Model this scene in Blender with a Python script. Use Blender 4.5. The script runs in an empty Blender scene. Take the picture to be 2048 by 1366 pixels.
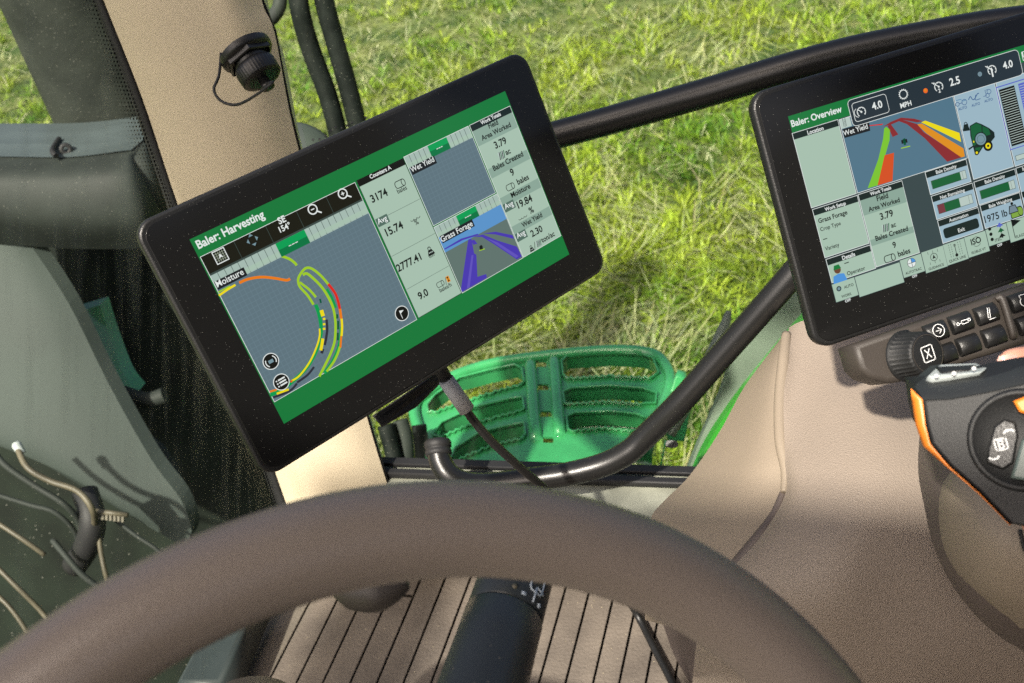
import bpy, bmesh, math, random
import numpy as np
from mathutils import Vector, Matrix
random.seed(7); rng = np.random.default_rng(7)
SC = bpy.context.scene; COL = SC.collection
rad = math.radians

# ------------------------------------------------------------------ camera
TH, RHO, FPX = rad(36), rad(11), 2000.0          # pitch down, roll, focal length in pixels of a 2048 wide frame
CAM = Vector((0, 0, 2.75))
_u0 = Vector((0, math.sin(TH), math.cos(TH))); cF = Vector((0, math.cos(TH), -math.sin(TH)))
cR = Vector((1, 0, 0)) * math.cos(RHO) - _u0 * math.sin(RHO)
cU = Vector((1, 0, 0)) * math.sin(RHO) + _u0 * math.cos(RHO)
cd = bpy.data.cameras.new('camera'); cam = bpy.data.objects.new('camera', cd); COL.objects.link(cam)
cam.matrix_world = Matrix.Translation(CAM) @ Matrix((cR, cU, -cF)).transposed().to_4x4()
cd.sensor_width = 36; cd.lens = 36 * FPX / 2048; cd.clip_start = 0.02; cd.clip_end = 600
cd.dof.use_dof = True; cd.dof.focus_distance = 0.80; cd.dof.aperture_fstop = 12.5
SC.camera = cam
# ------------------------------------------------------------------ light
SUN_AZ, SUN_EL = rad(34), rad(50)                # heading the light travels to, height of the sun
w = bpy.data.worlds.new('World'); SC.world = w; w.use_nodes = True
nt = w.node_tree; bg = nt.nodes['Background']
sky = nt.nodes.new('ShaderNodeTexSky'); sky.sky_type = 'NISHITA'; sky.sun_disc = False
sky.sun_elevation = SUN_EL; sky.sun_rotation = SUN_AZ + math.pi
sky.air_density = .8; sky.dust_density = 7.0; sky.ozone_density = .4
nt.links.new(sky.outputs[0], bg.inputs[0]); bg.inputs[1].default_value = 0.13
sd = bpy.data.lights.new('sun', 'SUN'); sd.energy = 5.0; sd.angle = rad(1.7); sd.color = (1, .93, .82)
sun = bpy.data.objects.new('sun', sd); COL.objects.link(sun)
_d = Vector((math.sin(SUN_AZ) * math.cos(SUN_EL), math.cos(SUN_AZ) * math.cos(SUN_EL), -math.sin(SUN_EL)))
sun.rotation_euler = _d.to_track_quat('-Z', 'Y').to_euler()
SC.view_settings.view_transform = 'Standard'; SC.view_settings.look = 'None'
SC.view_settings.exposure = 0.52; SC.view_settings.gamma = 1.0; SC.view_settings.use_curve_mapping = False
SC.cycles.caustics_reflective = False; SC.cycles.caustics_refractive = False; SC.cycles.sample_clamp_indirect = 2.0; SC.cycles.blur_glossy = 1.0
SC.cycles.use_denoising = False                 # the photograph is grainy: keep the sampling grain
SC.cycles.use_adaptive_sampling = False; SC.cycles.use_light_tree = False
SC.cycles.max_bounces = 10; SC.cycles.transparent_max_bounces = 16

# tractor axes (level): forward and right
TF = Vector((-.927, .375, 0)); TR = Vector((.375, .927, 0)); UPZ = Vector((0, 0, 1))

# ------------------------------------------------------------------ helpers
def ray(px, py): return cF + cR * ((px - 1024) / FPX) - cU * ((py - 683) / FPX)
def P(px, py, d): return CAM + ray(px, py) * d   # point at depth d metres seen at a pixel
def Pz(px, py, z):                               # point on a level plane
    r = ray(px, py); return CAM + r * ((z - CAM.z) / r.z)
def lin(c):
    def f(v):
        v /= 255.0
        return v / 12.92 if v <= .04045 else ((v + .055) / 1.055) ** 2.4
    return (f(c[0]), f(c[1]), f(c[2]), 1)
MATS = {}
def mat(name, col, rough=.5, metal=0, bump=None, var=0.0, vscale=8, spec=.5, coat=0, dust=0.0, col2=None, dscale=1100, dcol=(.14, .14, .12)):
    """principled with noise variation, fine relief and dust specks"""
    m = bpy.data.materials.new(name); m.use_nodes = True; n = m.node_tree.nodes; l = m.node_tree.links
    b = n['Principled BSDF']; b.inputs['Roughness'].default_value = rough; b.inputs['Metallic'].default_value = metal
    b.inputs['Specular IOR Level'].default_value = spec; b.inputs['Coat Weight'].default_value = coat
    tc = n.new('ShaderNodeTexCoord'); src = None
    c4 = (*col[:3], 1)
    if var > 0 or col2:
        nz = n.new('ShaderNodeTexNoise'); nz.inputs['Scale'].default_value = vscale; nz.inputs['Detail'].default_value = 6
        l.new(tc.outputs['Object'], nz.inputs['Vector'])
        rp = n.new('ShaderNodeValToRGB'); e = rp.color_ramp.elements
        e[0].position = .3; e[1].position = .7
        if col2: e[0].color = c4; e[1].color = (*col2[:3], 1)
        else:
            e[0].color = (*[v * (1 - var) for v in c4[:3]], 1); e[1].color = (*[min(1, v * (1 + var)) for v in c4[:3]], 1)
        l.new(nz.outputs['Fac'], rp.inputs[0]); src = rp.outputs[0]
        mr = n.new('ShaderNodeMapRange'); mr.inputs[3].default_value = max(.02, rough - .08); mr.inputs[4].default_value = min(1, rough + .1)
        l.new(nz.outputs['Fac'], mr.inputs[0]); l.new(mr.outputs[0], b.inputs['Roughness'])
    if dust > 0:
        vo = n.new('ShaderNodeTexVoronoi'); vo.inputs['Scale'].default_value = dscale; l.new(tc.outputs['Object'], vo.inputs['Vector'])
        lt = n.new('ShaderNodeMath'); lt.operation = 'LESS_THAN'; lt.inputs[1].default_value = .16; l.new(vo.outputs['Distance'], lt.inputs[0])
        sp = n.new('ShaderNodeSeparateColor'); l.new(vo.outputs['Color'], sp.inputs[0])
        g = n.new('ShaderNodeMath'); g.operation = 'LESS_THAN'; g.inputs[1].default_value = dust; l.new(sp.outputs[0], g.inputs[0])
        mu = n.new('ShaderNodeMath'); mu.operation = 'MULTIPLY'; l.new(lt.outputs[0], mu.inputs[0]); l.new(g.outputs[0], mu.inputs[1])
        mx = n.new('ShaderNodeMix'); mx.data_type = 'RGBA'; l.new(mu.outputs[0], mx.inputs[0])
        if src: l.new(src, mx.inputs[6])
        else: mx.inputs[6].default_value = c4
        mx.inputs[7].default_value = (*dcol, 1); src = mx.outputs[2]
    if src: l.new(src, b.inputs['Base Color'])
    else: b.inputs['Base Color'].default_value = c4
    if bump:
        kind, sc, st, dist = bump
        t = n.new('ShaderNodeTexVoronoi' if kind == 'v' else 'ShaderNodeTexNoise'); t.inputs['Scale'].default_value = sc
        if kind == 'n': t.inputs['Detail'].default_value = 4
        else: t.feature = 'SMOOTH_F1'
        l.new(tc.outputs['Object'], t.inputs['Vector'])
        bp = n.new('ShaderNodeBump'); bp.inputs['Strength'].default_value = st; bp.inputs['Distance'].default_value = dist
        l.new(t.outputs[0], bp.inputs['Height']); l.new(bp.outputs[0], b.inputs['Normal'])
    MATS[name] = m; return m
def emat(name, srgb, s=.66, rough=.2, grid=None):
    """lit screen pixel colour under glass"""
    m = bpy.data.materials.new(name); m.use_nodes = True; b = m.node_tree.nodes['Principled BSDF']; n = m.node_tree.nodes; l = m.node_tree.links
    b.inputs['Base Color'].default_value = (.004, .004, .004, 1); b.inputs['Roughness'].default_value = rough
    b.inputs['Specular IOR Level'].default_value = .25
    b.inputs['Emission Color'].default_value = lin(srgb); b.inputs['Emission Strength'].default_value = s
    if grid:
        tc = n.new('ShaderNodeTexCoord'); bk = n.new('ShaderNodeTexBrick'); bk.offset = 0
        bk.inputs['Scale'].default_value = grid; bk.inputs['Brick Width'].default_value = 1; bk.inputs['Row Height'].default_value = 1; bk.inputs['Mortar Size'].default_value = .06
        c = lin(srgb); bk.inputs['Color1'].default_value = c; bk.inputs['Color2'].default_value = c
        bk.inputs['Mortar'].default_value = tuple(v * 1.16 for v in c[:3]) + (1,)
        l.new(tc.outputs['Object'], bk.inputs['Vector']); l.new(bk.outputs[0], b.inputs['Emission Color'])
    MATS[name] = m; return m

def put(name, me, mats=(), parent=None):
    o = bpy.data.objects.new(name, me); COL.objects.link(o)
    for m in mats: me.materials.append(m)
    if parent: o.parent = parent
    return o
def tag(o, label=None, cat=None, group=None, kind=None):
    if label: o['label'] = label
    if cat: o['category'] = cat
    if group: o['group'] = group
    if kind: o['kind'] = kind
    return o
def thing(name, loc, label, cat, group=None, mw=None):
    o = bpy.data.objects.new(name, None); COL.objects.link(o); o.empty_display_size = .02
    o.matrix_world = mw if mw is not None else Matrix.Translation(loc)
    return tag(o, label, cat, group)
class MB:
    """mesh collector; points given in world space unless the frame is local"""
    def __init__(s): s.v = []; s.f = []; s.mi = []; s.sm = []
    def add(s, vs, fs, mi=0, smooth=True):
        k = len(s.v); s.v += [tuple(v) for v in vs]
        for f in fs: s.f.append(tuple(i + k for i in f)); s.mi.append(mi); s.sm.append(smooth)
    def mesh(s, name, org=None):
        me = bpy.data.meshes.new(name)
        v = s.v if org is None else [tuple(Vector(p) - org) for p in s.v]
        me.from_pydata(v, [], s.f); me.polygons.foreach_set('material_index', s.mi); me.polygons.foreach_set('use_smooth', s.sm)
        me.update(); bm = bmesh.new(); bm.from_mesh(me)
        bmesh.ops.recalc_face_normals(bm, faces=bm.faces); bm.to_mesh(me); bm.free(); return me
    def build(s, name, mats, parent=None, org=None, world=True):
        """world points: moved into the parent's frame"""
        if not isinstance(mats, (list, tuple)): mats = [mats]
        if world and org is None and parent is not None:
            r = parent
            while r.parent: r = r.parent
            org = r.location.copy()
        o = put(name, s.mesh(name, org), mats, parent)
        if org is not None and parent is None: o.location = org
        return o
    def grid(s, rows, mi=0, smooth=True, close=False):
        nr, nc = len(rows), len(rows[0]); vs = [p for r in rows for p in r]; fs = []
        for i in range(nr - 1):
            for j in range(nc if close else nc - 1):
                fs.append((i * nc + j, i * nc + (j + 1) % nc, (i + 1) * nc + (j + 1) % nc, (i + 1) * nc + j))
        s.add(vs, fs, mi, smooth)
    def tube(s, pts, r, seg=20, sub=6, cap=True, mi=0, mod=None):
        pts = spline(pts, sub) if sub > 1 else [Vector(p) for p in pts]
        n = len(pts); rs = r if isinstance(r, (list, tuple)) else [r] * 2
        t0 = (pts[1] - pts[0]).normalized(); a = t0.orthogonal().normalized(); rows = []
        for i, p in enumerate(pts):
            t = (pts[min(i + 1, n - 1)] - pts[max(i - 1, 0)]).normalized()
            a = (a - t * a.dot(t)).normalized(); b = t.cross(a)
            q = i / (n - 1) * (len(rs) - 1); k = min(int(q), len(rs) - 2); rr = rs[k] + (rs[k + 1] - rs[k]) * (q - k)
            rows.append([p + (a * math.cos(2 * math.pi * j / seg) + b * math.sin(2 * math.pi * j / seg)) * (rr * (mod(i, j) if mod else 1)) for j in range(seg)])
        k = len(s.v); s.grid(rows, mi, True, True)
        if cap: s.f += [tuple(range(k, k + seg))[::-1], tuple(range(k + (n - 1) * seg, k + n * seg))]; s.mi += [mi] * 2; s.sm += [False] * 2
    def lathe(s, c, ax, prof, seg=40, mi=0, mod=None, smooth=True, ref=None):
        """prof: (distance along axis, radius)"""
        ax = Vector(ax).normalized(); a = (ref - ax * ref.dot(ax)).normalized() if ref else ax.orthogonal().normalized(); b = ax.cross(a); c = Vector(c)
        rows = [[c + ax * h + (a * math.cos(2 * math.pi * j / seg) + b * math.sin(2 * math.pi * j / seg)) * (max(r, 1e-5) * (mod(i, j) if mod else 1)) for j in range(seg)] for i, (h, r) in enumerate(prof)]
        s.grid(rows, mi, smooth, True)
    def prism(s, pts, ext, mi=0, bev=0, smooth=False, mid=True):
        """closed outline (3D, planar) swept along ext with small rounded rims"""
        pts = [Vector(p) for p in pts]; n = len(pts); ext = Vector(ext); e = ext.normalized()
        nm = Vector((0, 0, 0))
        for i in range(n): nm += pts[i].cross(pts[(i + 1) % n])
        nm.normalize()
        def inset(b):
            out = []
            for i in range(n):
                t1 = (pts[i] - pts[i - 1]).normalized(); t2 = (pts[(i + 1) % n] - pts[i]).normalized()
                a = nm.cross(t1); c = nm.cross(t2); m = a + c; m = m / max(.35, m.dot(a)) if m.length > 1e-6 else a
                out.append(pts[i] + m * b)
            return out
        if bev > 0:
            L = [(bev, 0), (bev * .3, bev * .3), (0, bev), (0, ext.length - bev), (bev * .3, ext.length - bev * .3), (bev, ext.length)]
        else: L = [(0, 0), (0, ext.length)]
        rows = [[p + e * h for p in inset(b)] for b, h in L]
        k = len(s.v); s.grid(rows, mi, bev > 0 or smooth, True)
        m = len(L); s.f += [tuple(range(k, k + n))[::-1], tuple(range(k + (m - 1) * n, k + m * n))]; s.mi += [mi] * 2; s.sm += [False] * 2
    def box(s, c, ax, ay, az, mi=0, bev=0):
        """centre and three half-axes"""
        c = Vector(c); ax = Vector(ax); ay = Vector(ay); az = Vector(az)
        s.prism([c - ax - ay - az, c + ax - ay - az, c + ax + ay - az, c - ax + ay - az], az * 2, mi, bev)
def spline(pts, sub=6, closed=False):
    p = [Vector(q) for q in pts]; n = len(p); out = []
    rng_ = range(n if closed else n - 1)
    for i in rng_:
        a, b, c, d = (p[(i - 1) % n], p[i], p[(i + 1) % n], p[(i + 2) % n]) if closed else (p[max(i - 1, 0)], p[i], p[i + 1], p[min(i + 2, n - 1)])
        for k in range(sub):
            t = k / sub; t2 = t * t; t3 = t2 * t
            out.append(.5 * ((2 * b) + (c - a) * t + (2 * a - 5 * b + 4 * c - d) * t2 + (3 * b - a - 3 * c + d) * t3))
    if not closed: out.append(p[-1])
    return out
def roundrect(x0, y0, x1, y1, r, k=6):
    pts = []
    for cx, cy, a0 in ((x1 - r, y1 - r, 0), (x0 + r, y1 - r, 90), (x0 + r, y0 + r, 180), (x1 - r, y0 + r, 270)):
        for i in range(k + 1):
            a = rad(a0 + 90 * i / k); pts.append((cx + r * math.cos(a), cy + r * math.sin(a)))
    return pts
class Frame:
    """plane with axes u, v and outward normal n"""
    def __init__(s, o, u, n):
        s.o = Vector(o); s.n = Vector(n).normalized(); s.u = (Vector(u) - s.n * Vector(u).dot(s.n)).normalized(); s.v = s.n.cross(s.u)
    def uv(s, px, py):
        r = ray(px, py); t = (s.o - CAM).dot(s.n) / r.dot(s.n); d = CAM + r * t - s.o
        return Vector((d.dot(s.u), d.dot(s.v)))
    def w(s, x, y, z=0): return s.o + s.u * x + s.v * y + s.n * z
    def mw(s): return Matrix.Translation(s.o) @ Matrix((s.u, s.v, s.n)).transposed().to_4x4()
_tc = {}
def text_mesh(t, bold):
    key = (t, bold)
    if key not in _tc:
        c = bpy.data.curves.new('t', 'FONT'); c.body = t; c.size = 1; c.offset = .024 if bold else .012; c.resolution_u = 3
        o = bpy.data.objects.new('t', c); COL.objects.link(o)
        bpy.context.view_layer.update()
        me = bpy.data.meshes.new_from_object(o.evaluated_get(bpy.context.evaluated_depsgraph_get()))
        vs = [v.co.copy() for v in me.vertices]; fs = [tuple(p.vertices) for p in me.polygons]
        bpy.data.objects.remove(o); bpy.data.curves.remove(c); bpy.data.meshes.remove(me)
        x0 = min(v.x for v in vs); x1 = max(v.x for v in vs)
        _tc[key] = (vs, fs, x0, x1)
    return _tc[key]
class UI:
    """flat print of a lit screen: thin layers in the screen's own plane"""
    LZ = 6e-5
    def __init__(s, fr, z0): s.fr = fr; s.z0 = z0; s.mb = MB(); s.cols = []; s.z = 0
    def ci(s, c):
        if c not in s.cols: s.cols.append(c)
        return s.cols.index(c)
    def up(s): s.z += 1; return s
    def poly2(s, pts, c):
        z = s.z0 + s.z * s.LZ; s.mb.add([(p[0], p[1], z) for p in pts], [tuple(range(len(pts)))], s.ci(c), False)
    def poly(s, pts, c): s.poly2([s.fr.uv(*p) for p in pts], c)
    def quad(s, TL, TR_, BR, BL, c, inset=0, border=None, r=0):
        a, b, d, e = (s.fr.uv(*p) for p in (TL, TR_, BR, BL))
        x0, x1, y1, y0 = (a.x + e.x) / 2, (b.x + d.x) / 2, (a.y + b.y) / 2, (d.y + e.y) / 2
        if border:
            bw = .0004; s.rect(x0 - bw, y0 - bw, x1 + bw, y1 + bw, border, r + bw if r else 0); s.up()
        s.rect(x0, y0, x1, y1, c, r); return x0, y0, x1, y1
    def rect(s, x0, y0, x1, y1, c, r=0):
        s.poly2(roundrect(x0, y0, x1, y1, r, 4) if r else [(x0, y0), (x1, y0), (x1, y1), (x0, y1)], c)
    def line2(s, pts, wd, c):
        pts = [Vector(p[:2]) for p in pts]
        L = []
        for i, p in enumerate(pts):
            t = (pts[min(i + 1, len(pts) - 1)] - pts[max(i - 1, 0)]).normalized(); nn = Vector((-t.y, t.x)) * wd / 2; L.append((p + nn, p - nn))
        z = s.z0 + s.z * s.LZ
        vs = [(q.x, q.y, z) for a in L for q in a]
        s.mb.add(vs, [(2 * i, 2 * i + 1, 2 * i + 3, 2 * i + 2) for i in range(len(L) - 1)], s.ci(c), False)
    def line(s, pts, wpx, c, smooth=True):
        q = [s.fr.uv(*p) for p in pts]
        sc = s.scale(pts[0])
        if smooth and len(q) > 2: q = [v.xy for v in spline([v.to_3d() for v in q], 5)]
        s.line2(q, wpx * sc, c)
    def scale(s, p): return (s.fr.uv(p[0], p[1] + 10) - s.fr.uv(*p)).length / 10
    def circ(s, p, rpx, c, k=24, sx=1):
        q = s.fr.uv(*p); r = rpx * s.scale(p); s.circ2(q, r, c, k, sx)
    def circ2(s, q, r, c, k=24, sx=1): s.poly2([(q.x + sx * r * math.cos(2 * math.pi * i / k), q.y + r * math.sin(2 * math.pi * i / k)) for i in range(k)], c)
    def ring(s, p, rpx, wpx, c, a0=0, a1=360, k=28):
        q = s.fr.uv(*p); sc = s.scale(p)
        s.line2([(q.x + rpx * sc * math.cos(rad(a0 + (a1 - a0) * i / k)), q.y + rpx * sc * math.sin(rad(a0 + (a1 - a0) * i / k))) for i in range(k + 1)], wpx * sc, c)
    def text(s, t, p0, p1, c, bold=False, hs=1.08):
        a, b = s.fr.uv(*p0), s.fr.uv(*p1); vs, fs, x0, x1 = text_mesh(t, bold); k = abs(b.x - a.x) / (x1 - x0); y = (a.y + b.y) / 2; z = s.z0 + s.z * s.LZ
        s.mb.add([(a.x + (v.x - x0) * k, y + v.y * k * hs, z) for v in vs], fs, s.ci(c), False)
    def loc(s, p, q):                                # local drawing helper: offset in metres
        a = s.fr.uv(*p); return (a.x + q[0], a.y + q[1])
    def done(s, name, parent): return s.mb.build(name, [UIM(c) for c in s.cols], parent, world=False)
_um = {}
def UIM(c):
    if c not in _um: _um[c] = emat('screen_' + c, UIC[c], grid=UIG.get(c))
    return _um[c]
UIC = dict(green=(20, 122, 58), lgreen=(0, 160, 84), dgreen=(0, 118, 66), black=(16, 18, 14), tool=(24, 24, 12), white=(232, 238, 235), pale=(170, 196, 178), band=(142, 170, 155),
           ink=(20, 26, 24), ruler=(168, 190, 180), rline=(60, 75, 70), map=(96, 118, 128), box=(84, 112, 100), label=(26, 30, 34), lime=(160, 205, 40), leaf=(0, 158, 78), orange=(236, 126, 20),
           yellow=(240, 222, 20), red=(222, 40, 28), dark=(44, 46, 58), forest=(0, 88, 60), skyb=(92, 150, 205), field=(98, 118, 112), purple=(74, 58, 178), purple2=(98, 84, 190), slate=(58, 74, 76),
           popup=(40, 52, 60), mapb=(84, 120, 140), maroon=(140, 44, 48), amber=(226, 146, 30), redor=(216, 82, 34), lime2=(126, 200, 50), blueg=(158, 186, 200), navy=(44, 84, 140), blue=(92, 104, 200), grey=(118, 138, 150),
           lamp=(240, 110, 40), bgreen=(24, 96, 56), bluel=(66, 128, 172), skin=(110, 70, 50), bluec=(80, 150, 220), cell=(186, 204, 196), icon=(120, 150, 160), bar=(24, 98, 54), gdark=(24, 40, 38), gridl=(150, 160, 140), bmar=(120, 60, 66), meadow=(130, 170, 70))
UIG = dict(map=260.0)

# ------------------------------------------------------------------ materials
TAN = (.30, .235, .165)
m_pillar = mat('beige_trim', (.58, .495, .355), .62, bump=('n', 900, .25, .002), var=.05)
m_console = mat('tan_leather_grain', (.275, .226, .182), .5, bump=('v', 900, .5, .0011), var=.06, vscale=5)
m_panel = mat('tan_smooth_trim', (.275, .224, .168), .55, bump=('n', 1300, .2, .001), var=.04)
m_taupe = mat('taupe_plastic', (.05, .042, .036), .5, bump=('n', 1200, .2, .001), var=.08, dust=.06)
m_taupe2 = mat('taupe_shell', (.12, .095, .085), .5, bump=('n', 1200, .3, .001), var=.05)
m_wheel = mat('brown_rim_skin', (.22, .182, .155), .40, spec=.6, bump=('n', 700, .2, .001), var=.05)
m_black = mat('black_plastic', (.012, .012, .012), .38, bump=('n', 900, .2, .001), dust=.1)
m_rubber = mat('black_rubber', (.014, .014, .015), .6, bump=('n', 400, .3, .001), var=.2)
m_rail = mat('black_paint', (.012, .012, .012), .32, spec=.5, bump=('n', 700, .12, .001), dust=.08, dscale=900)
m_glassbez = mat('black_glass_front', (.009, .009, .009), .14, spec=.3, dust=.12, dscale=800, dcol=(.14, .14, .13))
m_lever = mat('black_soft_plastic', (.009, .0095, .010), .55, bump=('n', 1500, .25, .001), dust=.08)
m_orange = mat('orange_plastic', (.75, .21, .02), .38, var=.05)
m_green = mat('green_paint', (.05, .33, .12), .2, coat=.9, var=.15, vscale=14, dust=.1, dscale=300)
m_exh = mat('dusty_dark_steel', (.022, .026, .022), .7, col2=(.040, .046, .038), spec=.2, vscale=14, dust=.35, dscale=170, bump=('n', 90, .3, .003))
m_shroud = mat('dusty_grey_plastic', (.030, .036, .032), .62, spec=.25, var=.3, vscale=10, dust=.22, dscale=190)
m_pale = mat('pale_grey_shell', (.052, .066, .059), .6, spec=.2, var=.15, vscale=4)
m_dark = mat('dark_chassis', (.010, .015, .010), .7, spec=.12, var=.5, vscale=9, dust=.15, dscale=120)
m_hosetan = mat('dusty_hose', (.10, .088, .058), .5, var=.4, vscale=20)
m_white = mat('white_print', (.75, .76, .76), .5)
m_floor = mat('brown_mat_base', (.085, .07, .056), .8)
m_rib = mat('brown_mat_rib', (.105, .088, .073), .8, bump=('n', 260, .6, .002), col2=(.19, .16, .13), vscale=16, dust=.1, dscale=260, dcol=(.35, .3, .2))
m_skin = mat('skin', (.62, .30, .21), .45, var=.06, vscale=30); m_nail = mat('nail', (.72, .42, .36), .25)
m_sill = mat('worn_pale_sill', (.30, .31, .25), .55, var=.3, vscale=25)
m_silver = mat('silver_plastic', (.42, .46, .45), .3, var=.1, vscale=60)
m_label = mat('grey_label', (.42, .42, .43), .5, var=.05)
m_lens = mat('grey_button', (.10, .13, .12), .3)
def glass_mat(name, tint, dustamt, streak, refl):
    m = bpy.data.materials.new(name); m.use_nodes = True; n = m.node_tree.nodes; l = m.node_tree.links; n.clear()
    out = n.new('ShaderNodeOutputMaterial'); tr = n.new('ShaderNodeBsdfTransparent'); tr.inputs[0].default_value = (*tint, 1)
    gl = n.new('ShaderNodeBsdfGlossy'); gl.inputs['Roughness'].default_value = .02
    df = n.new('ShaderNodeBsdfDiffuse'); df.inputs[0].default_value = (.42, .46, .40, 1)
    lw = n.new('ShaderNodeLayerWeight'); pw = n.new('ShaderNodeMath'); pw.operation = 'POWER'; pw.inputs[1].default_value = 5; l.new(lw.outputs['Facing'], pw.inputs[0])
    fr = n.new('ShaderNodeMath'); fr.operation = 'MULTIPLY_ADD'; fr.inputs[1].default_value = .3; fr.inputs[2].default_value = refl; l.new(pw.outputs[0], fr.inputs[0])
    m1 = n.new('ShaderNodeMixShader'); m1.inputs[0].default_value = 0
    if refl > 0: l.new(fr.outputs[0], m1.inputs[0])
    l.new(tr.outputs[0], m1.inputs[1]); l.new(gl.outputs[0], m1.inputs[2])
    tc = n.new('ShaderNodeTexCoord'); mp = n.new('ShaderNodeMapping'); mp.vector_type = 'TEXTURE'; mp.inputs['Scale'].default_value = tuple(1 / v for v in streak); mp.inputs['Rotation'].default_value = (TR * .62 + UPZ * .78).to_track_quat('Z', 'Y').to_euler(); l.new(tc.outputs['Object'], mp.inputs[0])
    nz = n.new('ShaderNodeTexNoise'); nz.inputs['Scale'].default_value = 1; nz.inputs['Detail'].default_value = 5; l.new(mp.outputs[0], nz.inputs[0])
    mr = n.new('ShaderNodeMapRange'); mr.inputs[1].default_value = .5; mr.inputs[2].default_value = .74; mr.inputs[3].default_value = dustamt * .25; mr.inputs[4].default_value = dustamt * 4; l.new(nz.outputs[0], mr.inputs[0])
    m2 = n.new('ShaderNodeMixShader'); l.new(mr.outputs[0], m2.inputs[0]); l.new(m1.outputs[0], m2.inputs[1]); l.new(df.outputs[0], m2.inputs[2]); l.new(m2.outputs[0], out.inputs[0])
    return m
m_wind = glass_mat('dusty_windscreen_glass', (.93, .95, .93), .036, (70, 70, 5), 0)
m_side = glass_mat('clear_side_glass', (.94, .97, .93), .004, (60, 60, 14), 0)

# ------------------------------------------------------------------ ground and grass
def ground_mat():
    m = bpy.data.materials.new('meadow_soil'); m.use_nodes = True; n = m.node_tree.nodes; l = m.node_tree.links; b = n['Principled BSDF']; b.inputs['Roughness'].default_value = .95
    tc = n.new('ShaderNodeTexCoord'); a = n.new('ShaderNodeTexNoise'); a.inputs['Scale'].default_value = 3; a.inputs['Detail'].default_value = 9; l.new(tc.outputs['Object'], a.inputs[0])
    r = n.new('ShaderNodeValToRGB'); e = r.color_ramp.elements; e[0].position = .35; e[0].color = (.035, .07, .012, 1); e[1].position = .68; e[1].color = (.17, .19, .06, 1); l.new(a.outputs[0], r.inputs[0]); l.new(r.outputs[0], b.inputs['Base Color'])
    return m
g = MB(); g.add([(-250, -250, 0), (250, -250, 0), (250, 250, 0), (-250, 250, 0)], [(0, 1, 2, 3)])
tag(g.build('ground', ground_mat()), kind='structure')
def vnoise(x, y, s, seed):
    r = np.random.default_rng(seed).random((256, 256)); x = x * s + 61.3; y = y * s + 37.1
    xi = np.floor(x).astype(int); yi = np.floor(y).astype(int); fx = x - xi; fy = y - yi; fx = fx * fx * (3 - 2 * fx); fy = fy * fy * (3 - 2 * fy)
    g_ = lambda i, j: r[(xi + i) % 256, (yi + j) % 256]
    return (g_(0, 0) * (1 - fx) + g_(1, 0) * fx) * (1 - fy) + (g_(0, 1) * (1 - fx) + g_(1, 1) * fx) * fy
def grass_mat():
    m = bpy.data.materials.new('grass_blades'); m.use_nodes = True; n = m.node_tree.nodes; l = m.node_tree.links; b = n['Principled BSDF']; out = n['Material Output']
    at = n.new('ShaderNodeAttribute'); at.attribute_name = 'tint'; l.new(at.outputs['Color'], b.inputs['Base Color']); b.inputs['Roughness'].default_value = .45; b.inputs['Specular IOR Level'].default_value = .4
    t = n.new('ShaderNodeBsdfTranslucent'); l.new(at.outputs['Color'], t.inputs[0]); mx = n.new('ShaderNodeMixShader'); mx.inputs[0].default_value = .35
    l.new(b.outputs[0], mx.inputs[1]); l.new(t.outputs[0], mx.inputs[2]); l.new(mx.outputs[0], out.inputs[0]); return m
def blades(name, x, y, L, wd, lean, hd, curl, tint, m, z0=0):
    N = len(x); dx, dy = np.cos(hd), np.sin(hd); px_, py_ = -dy, dx
    lev = (0, .4, .75, 1.0); V = np.zeros((N, 7, 3), np.float32)
    tw = rng.uniform(-.8, .8, N); ct, st = np.cos(tw), np.sin(tw)
    for k, t in enumerate(lev):
        ang = lean + curl * t; r = L * t * np.sin(np.minimum(ang, 1.9)); h = L * t * np.cos(np.minimum(ang, 1.52))
        cx, cy = x + dx * r, y + dy * r; ww = wd * (1, .95, .65, 0)[k] * .5
        ox, oy = (px_ * ct + dx * st) * ww, (py_ * ct + dy * st) * ww
        if k < 3:
            V[:, 2 * k] = np.stack([cx - ox, cy - oy, h + z0], 1); V[:, 2 * k + 1] = np.stack([cx + ox, cy + oy, h + z0], 1)
        else: V[:, 6] = np.stack([cx, cy, h + z0], 1)
    base = (np.arange(N) * 7)[:, None]; quads = np.array([[0, 1, 3, 2], [2, 3, 5, 4]]); tri = np.array([[4, 5, 6]])
    loops = np.concatenate([(base + quads[0]), (base + quads[1]), (base + tri[0])], 1).ravel()
    me = bpy.data.meshes.new(name); me.vertices.add(N * 7); me.vertices.foreach_set('co', V.ravel())
    me.loops.add(len(loops)); me.loops.foreach_set('vertex_index', loops.astype(np.int32)); me.polygons.add(N * 3)
    tot = np.tile([4, 4, 3], N); me.polygons.foreach_set('loop_start', np.concatenate([[0], np.cumsum(tot)[:-1]]).astype(np.int32)); me.polygons.foreach_set('loop_total', tot.astype(np.int32))
    me.update(); me.validate()
    ca = me.color_attributes.new('tint', 'FLOAT_COLOR', 'POINT'); C = np.ones((N, 7, 4), np.float32); C[:, :, :3] = tint[:, None, :]; ca.data.foreach_set('color', C.ravel())
    return put(name, me, [m])
m_grass = grass_mat()
def field(N):
    r = 2.1 * (18 / 2.1) ** rng.random(N); a = rng.uniform(rad(-38), rad(38), N); return r * np.sin(a), r * np.cos(a), r
def tints(gx, gy, per):
    tone = vnoise(gx, gy, 1.3, 3) * .5 + vnoise(gx, gy, 5, 4) * .35 + per * .35
    fresh = np.array([.095, .245, .018]); yel = np.array([.40, .50, .045]); t = np.clip((tone - .28) / .55, 0, 1)[:, None]; return fresh * (1 - t) + yel * t
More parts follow.
